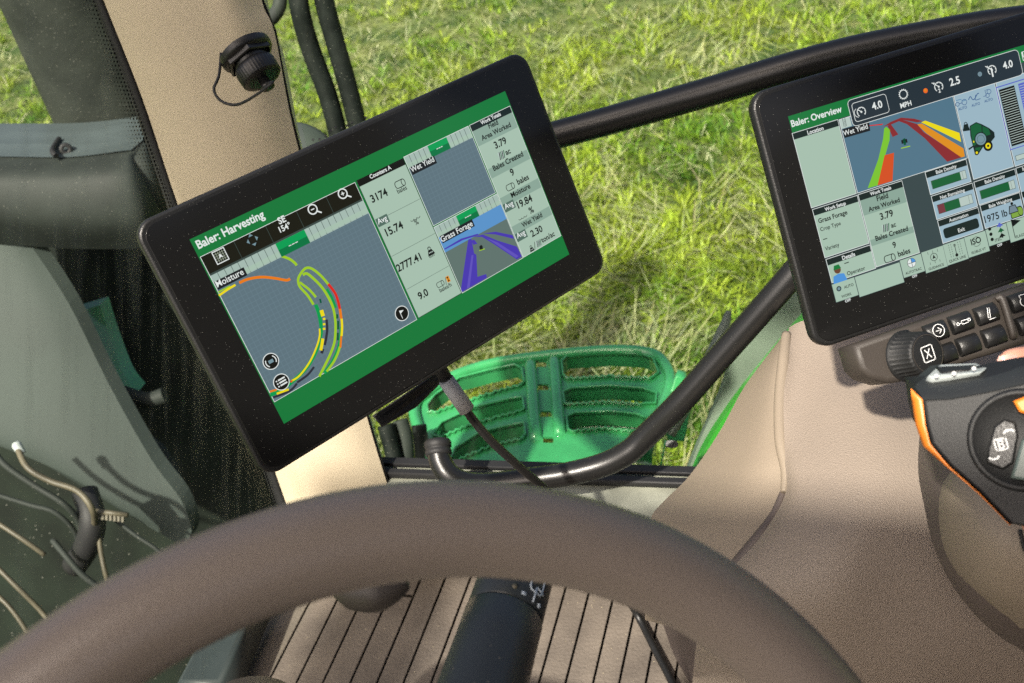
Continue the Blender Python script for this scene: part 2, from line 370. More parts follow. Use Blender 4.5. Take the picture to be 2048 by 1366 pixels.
# low carpet, its green blades darkened for deeper shade between the tufts
N = 170000; gx, gy, r_ = field(N); far = np.clip((r_ - 2.5) / 8, 0, 1); tint = tints(gx, gy, rng.random(N))
tint = np.where((rng.random(N) < .25)[:, None], np.array([.035, .09, .012]), tint); tint = np.where((rng.random(N) < .12)[:, None], np.array([.62, .62, .38]), tint * .45) * rng.uniform(.7, 1.2, (N, 1))
swirl = vnoise(gx, gy, 1.7, 5) * 12
c1 = (gx, gy, rng.uniform(.03, .10, N) * (.6 + .9 * vnoise(gx, gy, 4, 2)), rng.uniform(.003, .006, N) * (1 + .6 * far), rng.uniform(.2, 1.25, N), swirl + rng.normal(0, 1.3, N), rng.uniform(.2, 1.3, N), tint)
# tufts
T = 21000; B = 10; tx, ty, tr = field(T); k = vnoise(tx, ty, 2.2, 11) + rng.random(T) * .5 > .58; tx, ty, tr = tx[k], ty[k], tr[k]; T = len(tx)
size = rng.uniform(.5, 1.25, T); gx = np.repeat(tx, B); gy = np.repeat(ty, B); n_ = T * B; sz = np.repeat(size, B); far = np.clip((np.repeat(tr, B) - 2.5) / 8, 0, 1)
hd_ = rng.uniform(0, 2 * math.pi, n_); off = rng.uniform(0, .03, n_) * sz; tint = tints(gx, gy, np.repeat(rng.random(T), B)) * np.repeat(rng.uniform(.5, 1.4, T), B)[:, None] * rng.uniform(.85, 1.1, (n_, 1))
c2_ = (gx + off * np.cos(hd_), gy + off * np.sin(hd_), rng.uniform(.05, .115, n_) * sz * (1 + .3 * far), rng.uniform(.0035, .0075, n_) * (1 + .5 * far), rng.uniform(.1, .75, n_), hd_ + rng.normal(0, .5, n_), rng.uniform(.2, 1.2, n_), tint)
tag(blades('grass', *[np.concatenate([a, b_]) for a, b_ in zip(c1, c2_)], m_grass), 'short mown meadow grass, yellow green in the sun', 'grass', kind='stuff')
N = 25000
r_ = 2.2 * (16 / 2.2) ** rng.random(N); az = rng.uniform(rad(-38), rad(38), N); gx = r_ * np.sin(az); gy = r_ * np.cos(az)
keep = vnoise(gx, gy, 1.6, 8) + rng.random(N) * .5 > .62; gx, gy, r_ = gx[keep], gy[keep], r_[keep]; N = len(gx)
tint = np.array([.48, .51, .25]) * rng.uniform(.6, 1.2, (N, 1)) * np.array([1, 1, 1]) + rng.uniform(-.04, .04, (N, 3)); tint = np.clip(tint, .02, 1)
tag(blades('cut_straw', gx, gy, rng.uniform(.09, .28, N), rng.uniform(.003, .0055, N) * (1 + .6 * np.clip((r_ - 2.5) / 8, 0, 1)), rng.uniform(1.1, 1.5, N), vnoise(gx, gy, 1.7, 5) * 12 + rng.normal(0, .8, N), rng.uniform(-.4, .1, N), tint, m_grass, z0=.025),
    'pale cut straw lying over the meadow grass', 'cut grass', kind='stuff')

# ------------------------------------------------------------------ tractor parts outside the glass
# exhaust stack
b = MB(); top = P(202, 135, 2.05); b.lathe(top - UPZ * .75, UPZ, [(0, .13), (.5, .13), (1.6, .13), (1.62, .132), (1.64, .12)], 48)
st = thing('exhaust_stack', top - UPZ * .75, 'dark dusty vertical exhaust stack left of the beige pillar', 'exhaust')
b.build('pipe', m_exh, st)
for h in (.28, 1.25):
    b = MB(); b.lathe(top - UPZ * .75 + UPZ * h, UPZ, [(0, .132), (.002, .135), (.022, .135), (.024, .132)], 48); b.build('clamp_band', m_exh, st)
# shroud below the stack
def loft(rows, sub=4):
    """rows of pixel+depth triples -> smooth grid"""
    R_ = [[P(*q) for q in r] for r in rows]
    R_ = [spline(r, sub) for r in R_]
    cols = list(zip(*R_)); cols = [spline(c, sub) for c in cols]
    return [list(r) for r in zip(*cols)]
def shell(mb, rows, th, mi=0, away=None):
    """grid given a real thickness away from the camera"""
    away = away or cF
    mb.grid(rows, mi); back = [[p + away * th for p in r] for r in rows]; mb.grid([r[::-1] for r in back], mi)
    rim = rows[0] + [r[-1] for r in rows[1:]] + rows[-1][::-1][1:] + [r[0] for r in rows[::-1]][1:-1]
    mb.grid([rim, [p + away * th for p in rim]], mi, False, True)
sh = thing('aftertreatment_cover', P(100, 490, 1.8), 'dark grey moulded cover below the exhaust stack', 'cover')
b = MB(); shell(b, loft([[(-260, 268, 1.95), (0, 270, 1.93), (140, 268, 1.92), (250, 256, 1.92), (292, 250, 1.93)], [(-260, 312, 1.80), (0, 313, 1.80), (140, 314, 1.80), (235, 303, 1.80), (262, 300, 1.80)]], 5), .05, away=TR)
b.build('top_face', mat('cover_top_lit', (.075, .095, .097), .4, var=.2, vscale=8, dust=.15, dscale=170), sh)  # coloured paler than the front face, as lit from above
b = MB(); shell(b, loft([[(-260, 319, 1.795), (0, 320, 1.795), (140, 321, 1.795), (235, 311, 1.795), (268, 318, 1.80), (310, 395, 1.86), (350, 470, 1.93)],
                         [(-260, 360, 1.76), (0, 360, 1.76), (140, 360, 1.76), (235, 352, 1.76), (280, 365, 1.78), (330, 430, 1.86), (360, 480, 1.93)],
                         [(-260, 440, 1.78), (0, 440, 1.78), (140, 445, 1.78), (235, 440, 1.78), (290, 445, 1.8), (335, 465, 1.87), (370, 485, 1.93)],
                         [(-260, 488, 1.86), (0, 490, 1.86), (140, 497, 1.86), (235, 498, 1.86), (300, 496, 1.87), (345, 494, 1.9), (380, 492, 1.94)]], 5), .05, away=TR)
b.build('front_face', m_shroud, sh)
b = MB(); shell(b, loft([[(262, 297, 1.81), (285, 280, 1.85), (340, 262, 1.98)], [(275, 318, 1.81), (310, 330, 1.86), (365, 330, 1.98)], [(312, 394, 1.87), (340, 410, 1.92), (390, 430, 2.0)]], 5), .04, away=TR)
b.build('end_cap', m_pale, sh)
b = MB(); b.tube([P(112, 312, 1.785), P(105, 300, 1.80), P(118, 278, 1.86)], .005, 10); b.lathe(P(132, 299, 1.815), -ray(132, 299), [(-.004, .012), (.004, .012), (.006, .007), (.004, .004)], 18)
b.build('latch', m_rubber, sh)
# dark engine side and hood body
hd = thing('hood', P(300, 900, 2.2), 'dark engine side with green hood paint seen through the windscreen', 'hood')
b = MB(); shell(b, loft([[(-350, 470, 2.15), (200, 470, 2.15), (640, 470, 2.25)], [(-350, 800, 2.1), (200, 800, 2.1), (700, 800, 2.2)], [(-350, 1200, 2.1), (200, 1250, 2.1), (760, 1300, 2.2)], [(-350, 1700, 2.1), (200, 1700, 2.1), (760, 1700, 2.2)]], 4), .06, away=TR)
b.build('side_panel', m_dark, hd)
b = MB(); shell(b, loft([[(150, 625, 1.98), (200, 610, 2.0)], [(160, 690, 1.97), (222, 680, 2.0)], [(190, 760, 1.97), (250, 752, 2.0)], [(215, 800, 1.97), (275, 785, 2.0)]], 5), .03, away=TR); b.build('green_panel', m_green, hd)
b = MB(); shell(b, loft([[(-60, 430, 1.96), (-20, 432, 1.96)], [(-60, 470, 1.95), (18, 470, 1.95)], [(-60, 560, 1.95), (60, 560, 1.95)]], 5), .03, away=TR); b.build('green_panel', m_green, hd)
for q in ([(190, 845), (260, 870), (315, 900), (350, 960)], [(225, 780), (290, 800), (330, 790)]):
    b = MB(); b.tube([P(x, y, 1.95) for x, y in q], .016, 12); b.build('pipe', m_shroud, hd)
# pale curved shell standing in for a reflection in the windscreen
b = MB(); shell(b, loft([[(-200, 470, 1.86), (-60, 482, 1.86), (20, 492, 1.86), (66, 497, 1.87)],
                         [(-200, 620, 1.84), (-40, 620, 1.84), (70, 615, 1.845), (138, 608, 1.86)],
                         [(-200, 760, 1.83), (-10, 770, 1.83), (120, 775, 1.84), (216, 765, 1.86)],
                         [(-120, 850, 1.83), (40, 870, 1.83), (180, 905, 1.84), (302, 918, 1.86)],
                         [(-40, 880, 1.84), (90, 925, 1.84), (230, 985, 1.845), (362, 1000, 1.86)],
                         [(20, 890, 1.85), (140, 955, 1.85), (260, 1025, 1.855), (383, 1062, 1.87)],
                         [(40, 900, 1.87), (150, 965, 1.87), (265, 1035, 1.87), (368, 1094, 1.88)]], 5), .03, away=TR)
ft = b.build('reflection_shell', m_pale, org=P(60, 700, 1.8)); tag(ft, 'pale grey curved shell beside the dark engine side, standing in for a windscreen reflection', 'tank')
# hoses by the engine
def hose(pts, r, m, label, name='hydraulic_hose', grp='hoses at the engine side'):
    b = MB(); b.tube([P(*p) for p in pts], r, 14); tag(b.build(name, m, org=P(*pts[0])), label, 'hose', grp)
hose([(35, 895, 1.68), (55, 935, 1.66), (100, 962, 1.66), (155, 982, 1.66), (185, 1020, 1.66), (186, 1060, 1.7), (160, 1110, 1.75)], .0052, m_hosetan, 'tan hose bending down beside the pale shell, topmost of its bundle')
hose([(-20, 890, 1.68), (10, 930, 1.67), (70, 972, 1.67), (130, 1010, 1.67), (160, 1050, 1.7), (165, 1120, 1.75)], .0052, m_shroud, 'grey hose running just under the tan one')
hose([(-20, 985, 1.7), (60, 1010, 1.7), (110, 1025, 1.7), (150, 1065, 1.72), (160, 1120, 1.76)], .0042, m_shroud, 'thin grey hose joining the bundle from the left')
hose([(-30, 1030, 1.7), (40, 1075, 1.69), (90, 1110, 1.7)], .0042, m_hosetan, 'short straight hose with a tan end low at left')
hose([(105, 1080, 1.7), (130, 1110, 1.69), (165, 1150, 1.69), (215, 1190, 1.7), (240, 1230, 1.72)], .0052, m_shroud, 'grey green hose slanting down towards the steering wheel')
hose([(196, 1060, 1.7), (203, 1110, 1.7), (212, 1150, 1.7), (225, 1190, 1.72)], .0042, m_hosetan, 'upright tan hose next to the ribbed strap')
hose([(-30, 1110, 1.7), (30, 1170, 1.69), (80, 1220, 1.7), (110, 1260, 1.7)], .0042, m_hosetan, 'lowest tan hose above the steering wheel rim')
hose([(-30, 1170, 1.72), (20, 1215, 1.71), (60, 1275, 1.71), (80, 1330, 1.72)], .004, m_hosetan, 'thin tan stalk at the very lower left above the wheel')
hose([(225, 1035, 1.74), (270, 1070, 1.73), (320, 1105, 1.73), (345, 1150, 1.74)], .0035, m_shroud, 'thin grey line right of the ribbed strap')
b = MB(); b.tube([P(170, 985, 1.72), P(185, 1040, 1.70), P(175, 1090, 1.72), P(150, 1130, 1.76)], .022, 14); tag(b.build('hose_elbow', m_rubber, org=P(180, 1040, 1.7)), 'thick black elbow where the tan and grey hoses meet', 'hose')
b = MB(); b.tube([P(188, 1022, 1.68), P(256, 1030, 1.68)], .0045, 10, 1)
for i in range(8): q = 190 + i * 8; b.box(P(q, 1031 + i, 1.68), cR * .002, cU * .005, cF * .003)
tag(b.build('ribbed_strap', m_hosetan, org=P(200, 1025, 1.68)), 'pale toothed strap sticking out beside the hoses', 'strap')
b = MB(); b.lathe(P(35, 893, 1.68), P(20, 870, 1.68) - P(35, 893, 1.68), [(-.014, .007), (0, .008), (.004, .008), (.008, .005), (.008, 0)], 14); tag(b.build('hose_fitting', m_silver, org=P(35, 893, 1.68)), 'shiny fitting capping the tan hose', 'fitting')

# mirror hoses behind the pillar on the right
mh = thing('mirror_arm', P(640, 260, 1.6), 'pair of dirty black mirror arm tubes right of the pillar', 'mirror arm')
m_tube = mat('grimy_black_tube', (.004, .006, .0055), .6, col2=(.015, .019, .017), vscale=40, spec=.15, dust=.3, dscale=260)
b = MB(); b.tube([P(588, -80, 1.55), P(600, 20, 1.57), P(622, 100, 1.6), (P(660, 205, 1.63)), P(690, 330, 1.66), P(712, 420, 1.7)], .0155, 18); b.build('arm_tube', m_tube, mh)
b = MB(); b.tube([P(636, -80, 1.55), P(648, 0, 1.57), P(672, 90, 1.6), P(700, 190, 1.63), P(725, 300, 1.66), P(740, 420, 1.7)], .0155, 18); b.build('arm_tube', m_tube, mh)
b = MB(); b.tube([P(525, -60, 1.6), P(556, -20, 1.6), P(558, 15, 1.6), P(535, 45, 1.62), P(500, 70, 1.64)], .011, 14); tag(b.build('looped_cable', m_shroud, org=P(540, 0, 1.6)), 'grey cable loop peeping out behind the pillar top', 'cable')
b = MB(); c0 = P(588, 330, 1.75); b.lathe(c0, -ray(588, 330) + UPZ * .4, [(-.03, .078), (0, .078), (.012, .07), (.02, .045), (.023, 0)], 40); tag(b.build('lamp_housing', m_pale, org=c0), 'pale rounded housing between pillar and mirror arm tubes', 'lamp housing')
# mess low right of the pillar
for q, m, lb in (([(770, 850, 1.6), (790, 930, 1.6), (800, 1060, 1.6)], m_tube, 'dark tube at the pillar foot, left one'), ([(800, 840, 1.62), (812, 900, 1.62), (808, 1060, 1.62)], m_shroud, 'grey tube at the pillar foot, middle one'), ([(838, 850, 1.7), (846, 930, 1.7), (842, 1060, 1.7)], m_tube, 'dark tube at the pillar foot beside the green tread')):
    b = MB(); b.tube([P(*p) for p in q], .013, 12); tag(b.build('frame_tube', m, org=P(*q[0])), lb, 'tube')

# ------------------------------------------------------------------ green access platform outside the side window
ZP = P(1090, 820, 1.75).z
PL = Frame(Pz(1090, 820, ZP), TF * -1, UPZ)
pf = thing('access_step', PL.o, 'green punched metal access step outside the side window', 'step')
Q = lambda p: PL.uv(*p)
z4 = lambda x, y: (740 + x / 2.926, 650 + y / 2.926)
outl = [z4(*p) for p in ((335, 745), (285, 620), (262, 490), (330, 410), (500, 305), (700, 240), (900, 205), (1150, 176), (1400, 158), (1600, 166), (1700, 205), (1755, 300), (1745, 400), (1700, 520), (1640, 640), (1500, 780), (1300, 860), (900, 880), (560, 890), (420, 850))]
outl = [v.xy for v in spline([Q(p).to_3d() for p in outl], 5, True)]
def slot(p, serr, tooth=26):
    """slot outline from pixels, the near edge between points serr[0] and serr[1] toothed"""
    q = [Q(z4(*a)) for a in p]; out = []
    for i in range(len(q)):
        a, b_ = q[i], q[(i + 1) % len(q)]
        if serr[0] <= i < serr[1]:
            n = max(2, int((b_ - a).length / .0055)); t = (b_ - a).normalized(); nn = Vector((-t.y, t.x))
            for k in range(n): out.append(a + (b_ - a) * (k / n) + nn * (.0026 if k % 2 else -.0026))
        else: out.append(a)
    return out
slots = [  # left column then right column, far to near
    slot([(905, 340), (890, 265), (850, 240), (700, 272), (520, 320), (380, 420), (335, 480), (345, 520), (400, 515), (560, 460), (720, 405), (880, 362)], (7, 11)),
    slot([(905, 500), (895, 430), (820, 440), (600, 495), (420, 580), (365, 650), (420, 665), (560, 605), (720, 555), (880, 515)], (6, 9)),
    slot([(912, 650), (905, 580), (800, 600), (640, 640), (500, 730), (465, 810), (520, 800), (640, 745), (760, 705), (890, 675)], (6, 9)),
    slot([(1130, 300), (1122, 220), (1160, 188), (1400, 172), (1590, 180), (1660, 205), (1690, 290), (1650, 322), (1400, 310), (1160, 325)], (7, 9)),
    slot([(1140, 470), (1130, 400), (1180, 380), (1400, 365), (1600, 380), (1680, 410), (1670, 470), (1600, 475), (1400, 460), (1160, 475)], (7, 9)),
    slot([(1160, 620), (1150, 545), (1200, 525), (1400, 515), (1560, 530), (1640, 560), (1620, 625), (1540, 635), (1380, 615), (1180, 632)], (7, 9))]
for cx, cy in ((1002, 228), (1014, 363), (1030, 520), (1043, 672)):
    slots.append([Q(z4(cx + a * 30, cy + c * 17)) for a, c in ((-1, -1), (1, -1), (1, 1), (-1, 1))])
bm = bmesh.new(); es = []
for lp in [outl] + slots:
    vs = [bm.verts.new((p[0], p[1], 0)) for p in lp]; es += [bm.edges.new((vs[i], vs[(i + 1) % len(vs)])) for i in range(len(vs))]
bmesh.ops.triangle_fill(bm, use_beauty=True, use_dissolve=False, edges=es)
r = bmesh.ops.extrude_face_region(bm, geom=bm.faces[:]); bmesh.ops.translate(bm, vec=(0, 0, -.004), verts=[v for v in r['geom'] if isinstance(v, bmesh.types.BMVert)])
bmesh.ops.recalc_face_normals(bm, faces=bm.faces)
for v in bm.verts: v.co = PL.w(*v.co) - PL.o
me = bpy.data.meshes.new('tread_plate'); bm.to_mesh(me); bm.free(); put('tread_plate', me, [m_green], pf)
b = MB(); b.tube([PL.w(p[0], p[1], .004) for p in outl] + [PL.w(outl[0][0], outl[0][1], .004)], .0105, 12, 1, False); b.build('rim_tube', m_green, pf)
for li, lp in enumerate(slots[:6]):                                     # turned-down flanges and bright toothed lips of each slot
    b = MB(); b.grid([[PL.w(p[0], p[1], .006) for p in lp], [PL.w(p[0], p[1], -.012) for p in lp], [PL.w(p[0], p[1], -.028) for p in lp]], 0, True, True); b.tube([PL.w(p[0], p[1], .005) for p in lp] + [PL.w(lp[0][0], lp[0][1], .005)], .0024, 6, 1, False)
    n_ = len(lp)
    for k in range(0, n_):
        p = lp[k]; nx = lp[(k + 1) % n_]
        if (nx - p).length < .0066 and k % 2 == 0:       # pressed grip teeth along the near edge
            c_ = PL.w(p[0], p[1], .007); b.add([c_ + TF * .0026, c_ - TF * .0026, c_ + TR * .0026, c_ - TR * .0026, c_ + UPZ * .003], [(0, 2, 4), (2, 1, 4), (1, 3, 4), (3, 0, 4)])
    b.build('slot_flange', m_green, pf)
for xa, ya, xb, yb in ((940, 235, 970, 660), (1078, 215, 1110, 630)):
    b = MB(); a_, c_ = PL.w(*Q(z4(xa, ya)), 0), PL.w(*Q(z4(xb, yb)), 0); b.tube([a_ - UPZ * .002, a_ * .9 + c_ * .1 + UPZ * .003, a_ * .1 + c_ * .9 + UPZ * .003, c_ - UPZ * .002], .0115, 14, 4); b.build('pressed_rib', m_green, pf)

b = MB(); p0 = [z4(1790, 300), z4(1840, 310), z4(1885, 460), z4(1840, 685), z4(1745, 680), z4(1700, 560)]
b.prism([P(x, y, 1.72) for x, y in p0], TR * .02, bev=.002); b.build('side_plate', m_green, pf)
b = MB(); b.prism([P(x, y, 1.6) for x, y in (z4(1720, 700), z4(1730, 700), z4(1690, 905), z4(1680, 905))], TR * .01); b.build('edge_trim', m_green, pf)

for pp in (((345, 640), (430, 560), (620, 490), (800, 455), (920, 450)), ((440, 800), (520, 715), (660, 640), (800, 600), (920, 590)), ((1130, 392), (1180, 378), (1400, 372), (1600, 385), (1700, 410)), ((1140, 545), (1200, 528), (1400, 522), (1580, 540), (1660, 565))):
    q = [PL.w(*Q(z4(*a)), -.045) for a in pp]; q = spline(q, 5); b = MB(); b.grid([[p + TR * .004 + UPZ * .012 for p in q], [p for p in q], [p - TR * .035 for p in q], [p - TR * .045 - UPZ * .02 for p in q]]); b.build('lower_tread', m_green, pf)
# fender edges right of the window
fn = thing('rear_fender', P(1500, 760, 1.35), 'bright green fender edge behind the beige side console', 'fender')
b = MB(); shell(b, loft([[(1690, 560, 1.34), (1640, 600, 1.34), (1560, 690, 1.34), (1480, 790, 1.34), (1420, 880, 1.34), (1388, 950, 1.34)], [(1760, 600, 1.36), (1690, 640, 1.36), (1590, 740, 1.36), (1510, 850, 1.36), (1450, 960, 1.36), (1420, 1030, 1.36)]], 4), .03); b.build('green_edge', mat('fresh_green_paint', (.06, .40, .05), .35, coat=.4), fn)
b = MB(); shell(b, loft([[(1700, 520, 1.42), (1570, 590, 1.42), (1480, 690, 1.42), (1440, 790, 1.42), (1392, 900, 1.42), (1370, 960, 1.42)], [(1700, 590, 1.42), (1630, 620, 1.42), (1560, 700, 1.42), (1480, 800, 1.42), (1430, 890, 1.42), (1395, 960, 1.42)]], 4), .02); b.build('grey_liner', mat('grey_green_liner', (.16, .19, .16), .45, var=.2), fn)
b = MB(); b.tube([P(1458, 622, 1.5), P(1446, 660, 1.5), P(1420, 720, 1.5), P(1385, 790, 1.5), P(1340, 870, 1.5)], [.004, .009, .011, .009, .008], 12); tag(b.build('fender_flap', mat('grey_rubber_flap', (.14, .15, .14), .5), org=P(1440, 660, 1.5)), 'slim grey upright behind the lower grab rail', 'flap')

# ------------------------------------------------------------------ cab: floor, sill, walls
ZF = CAM.z - .965
# sill and riser below the side window
SA = P(880, 952, 1.24); SB = Pz(1345, 968, SA.z); SD = (SB - SA).normalized(); SN = Vector((-SD.y, SD.x, 0))
S0 = SA - SD * .14; S1 = S0 + SD * .75
fl = MB(); fq = [S0 + SD * -.12 - SN * .04, S0 + SD * 1.6 - SN * .04, S0 + SD * 1.6 - SN * 1.5, S0 + SD * -.12 - SN * 1.5]; fl.prism([Vector((p.x, p.y, ZF - .05)) for p in fq], UPZ * .04); tag(fl.build('cab_floor', m_floor), kind='structure')
sl = thing('window_sill', S0, 'worn pale green sill under the side window', 'sill')
b = MB(); b.box((S0 + S1) / 2 - UPZ * .022 - SN * .028, SD * .42, SN * .062, UPZ * .012, bev=.004); b.build('ledge', m_sill, sl)
b = MB(); b.box((S0 + S1) / 2 - UPZ * .004 + SN * .006, SD * .42, SN * .005, UPZ * .005, bev=.002); b.build('rubber_seal', m_rubber, sl)
b = MB(); b.box((S0 + S1) / 2 - UPZ * .002 + SN * .024, SD * .42, SN * .006, UPZ * .003, bev=.001); b.build('outer_seal', m_rubber, sl)
b = MB(); zc = (S0.z - .034 + ZF) / 2; cc = (S0 + S1) / 2 - SN * .03 + SD * .06; b.box(Vector((cc.x, cc.y, zc)), SD * .36, SN * .012, UPZ * ((S0.z - .034 - ZF) / 2)); tag(b.build('kick_panel', m_panel, org=cc), 'beige kick panel between sill and floor', 'panel')
gdir = Vector((math.sin(rad(22)), math.cos(rad(22)), 0)); gside = Vector((gdir.y, -gdir.x, 0))
mt = thing('floor_mat', Pz(900, 1300, ZF), 'brown ribbed rubber floor mat under the steering wheel', 'floor mat')
o0 = mt.location; ks = [(Pz(x, y, ZF) - o0).dot(gside) for x, y in ((597, 1364), (649, 1365), (704, 1365), (757, 1365), (810, 1365), (865, 1365), (920, 1365), (975, 1365), (1030, 1365), (1080, 1365), (1133, 1365), (1188, 1365), (1240, 1365), (1293, 1365), (1350, 1365))]
ks = [ks[0] - .035 * k for k in range(2, 0, -1)] + ks + [ks[-1] + .035 * k for k in range(1, 4)]
for i in range(len(ks) - 1):
    b = MB(); a, c_ = ks[i] + .0009, ks[i + 1] - .0009; l0, l1 = -.75, .30
    if i < 5: l1 = .06 + .004 * (i % 3)
    lim = lambda q: (((S0 - SN * .043) - (o0 + gside * q)).dot(SN)) / gdir.dot(SN)
    e0, e1 = min(l1, lim(a)), min(l1, lim(c_))
    b.prism([o0 + gside * a + gdir * l0 + UPZ * .001, o0 + gside * c_ + gdir * l0 + UPZ * .001, o0 + gside * c_ + gdir * e1 + UPZ * .001, o0 + gside * a + gdir * e0 + UPZ * .001], UPZ * .0030, bev=.0012); b.build('rib', m_rib, mt)
b = MB(); b.prism([o0 + gside * (ks[0] - .01) + gdir * .068 , o0 + gside * (ks[5] - .002) + gdir * .068, o0 + gside * (ks[5] - .002) + gdir * lim(ks[5]), o0 + gside * (ks[0] - .01) + gdir * lim(ks[0])], UPZ * .004, bev=.001); b.build('smooth_border', m_rib, mt)
# cab underside and body that shade the grass
b = MB(); b.box(Vector((-.3, -.3, .95)), TR * .62, TF * 2.0, UPZ * .5, bev=.03); tag(b.build('chassis', m_dark, org=Vector((0, 0, .75))), 'dark chassis under the cab floor', 'chassis')

# cab roof out of view
m_liner = mat('pale_headliner', (.26, .24, .21), .9)
rf = thing('cab_shade_roof', CAM + UPZ * .62, 'unseen cab roof with openings and strips shaped to steer the sun', 'roof')
def tp(f, r, z): return CAM + TF * f + TR * r + UPZ * z
for f0, f1, r0_, r1_ in ((-1.0, .06, -.85, .6), (.06, .42, -.63, -.46), (.42, .715, -.52, -.46), (.715, .86, -.85, -.46), (.60, .88, -.20, .34), (.06, .60, -.04, .34)):  # narrow strip added only to keep sun off the steering wheel
    b = MB(); b.prism([tp(f0, r0_, .6), tp(f1, r0_, .6), tp(f1, r1_, .6), tp(f0, r1_, .6)], UPZ * .08, bev=.006); b.build('roof_shade_section', m_liner, rf)
# rest of the cab round the seat (behind the photographer)
rw = thing('cab_rear_wall', tp(-.8, 0, ZF - CAM.z), 'taupe rear wall of the cab with a low window', 'wall')
m_inner = mat('dark_brown_lining', (.07, .055, .045), .8, var=.1)
def slab(name, pts, th, m, parent): b = MB(); b.prism([tp(*p) for p in pts], th, bev=.004); return b.build(name, m, parent)
zf = ZF - CAM.z
slab('lower_panel', [(-.8, -.8, zf), (-.8, .58, zf), (-.8, .58, .12), (-.8, -.8, .12)], TF * -.04, m_inner, rw)
slab('header', [(-.8, -.8, .42), (-.8, .58, .42), (-.8, .58, .6), (-.8, -.8, .6)], TF * -.04, m_inner, rw)
for r0_ in (-.8, .46): slab('post', [(-.8, r0_, .12), (-.8, r0_ + .12, .12), (-.8, r0_ + .12, .42), (-.8, r0_, .42)], TF * -.04, m_inner, rw)
dw = thing('cab_door', tp(0, -.84, zf), 'taupe lower half of the cab door on the far left', 'door')
slab('lower_panel', [(-.8, -.83, zf), (.5, -.83, zf), (.5, -.83, -.25), (-.8, -.83, -.25)], TR * -.04, m_inner, dw)
for f0 in (-.8, -.05): slab('door_post', [(f0, -.83, -.25), (f0 + .1, -.83, -.25), (f0 + .1, -.83, .6), (f0, -.83, .6)], TR * -.04, m_inner, dw)
dsx = thing('driver_seat', tp(-.42, -.12, zf), 'dark upholstered driver seat behind the steering wheel', 'seat')
b = MB(); b.box(tp(-.42, -.12, -.62), TF * .22, TR * .22, UPZ * .07, bev=.04); b.build('seat_cushion', m_lever, dsx)
b = MB(); b.box(tp(-.66, -.12, -.22), TF * .07, TR * .21, UPZ * .34, bev=.04); b.build('backrest', m_lever, dsx)
b = MB(); b.box(tp(-.42, -.12, (zf - .68) / 2 - .01), TF * .12, TR * .12, UPZ * ((-.68 - zf) / 2 - .012), bev=.01); b.build('pedestal', m_lever, dsx)
# ------------------------------------------------------------------ windscreen pillar
pl = thing('corner_pillar', P(640, 1000, 1.24), 'beige front corner pillar behind the left display', 'pillar')
LE = [(147, -160, .95), (207, 0, .985), (263, 140, 1.02), (297, 232, 1.045), (355, 407, 1.09), (430, 610, 1.145), (500, 800, 1.20), (572, 1006, 1.25), (640, 1200, 1.31)]
RE = [(495, -160, .97), (523, 0, 1.005), (548, 62, 1.02), (578, 219, 1.06), (612, 360, 1.10), (668, 590, 1.155), (724, 800, 1.21), (778, 980, 1.26), (850, 1200, 1.32)]
le = spline([P(*p) for p in LE], 5); re_ = spline([P(*p) for p in RE], 5)
rows = []; nU = 18
for i in range(len(le)):
    t = i / (len(le) - 1); ie = (le[i] - CAM).length; row = []
    for j in range(nU + 1):
        u = j / nU; bulge = .018 * (math.sin(math.pi * min(1, u * 1.02)) ** .75 if 0 < u < .98 else 0)
        bulge += .010 * math.exp(-((u - .80) / .13) ** 2) * max(0, 1 - t * 2.0)
        bulge += .012 * u * (1 - u)
        q = le[i] * (1 - u) + re_[i] * u; row.append(q - (q - CAM).normalized() * bulge)
    rows.append(row)
b = MB(); b.grid(rows); bk = [[r[0], r[0] + cF * .09 + cR * .02, r[-1] + cF * .09 - cR * .01, r[-1]] for r in rows]; b.grid([r[::-1] for r in bk])
b.build('trim_cover', m_pillar, pl)
b = MB()
for off, wpx in ((-10, 0),):
    b.grid([[P(x - 22, y + 4, d + .012), P(x - 10, y, d - .001), P(x + 3, y - 2, d + .004), P(x + 3, y - 2, d + .03)] for x, y, d in LE])
b.build('edge_seal', m_rubber, pl)
b = MB(); b.grid([[P(x - 3, y, d + .006), P(x + 4, y, d + .004), P(x + 5, y, d + .03)] for x, y, d in RE]); b.build('edge_seal', m_rubber, pl)

# windscreen pane and its dotted frit
wA, wB = P(150, -200, .975), P(640, 1260, 1.34)
ws = thing('windscreen', P(560, 1000, 1.26), 'dusty tinted windscreen left of the beige pillar', 'windscreen')
wn = (wB - wA).cross(TR).normalized(); wl = -TR
b = MB(); b.prism([wA, wB, wB + wl * .5, wA + wl * .46], wn * .005); b.build('pane', m_wind, ws)
b = MB(); ed = (wB - wA).normalized(); Lw = (wB - wA).length; sgn = -1 if (wn.dot(CAM - wA)) < 0 else 1
n_ = int(Lw / .0042)
for i in range(n_):
    for k in range(9):
        rr = .0021 * (1 - k / 9.5)
        c_ = wA + ed * (i * .0042 + (.0021 if k % 2 else 0)) + wl * (.004 + k * .0048) + wn * (sgn * .0006 if sgn > 0 else -.0006)
        ex = wl * rr * 1.1; ey = ed * rr * .95
        b.add([c_ + ex * math.cos(a) + ey * math.sin(a) for a in (0, 1.047, 2.094, 3.1416, 4.189, 5.236)], [tuple(range(6))], 0, False)
tag(b.build('frit_dots', m_black, ws), kind='stuff')

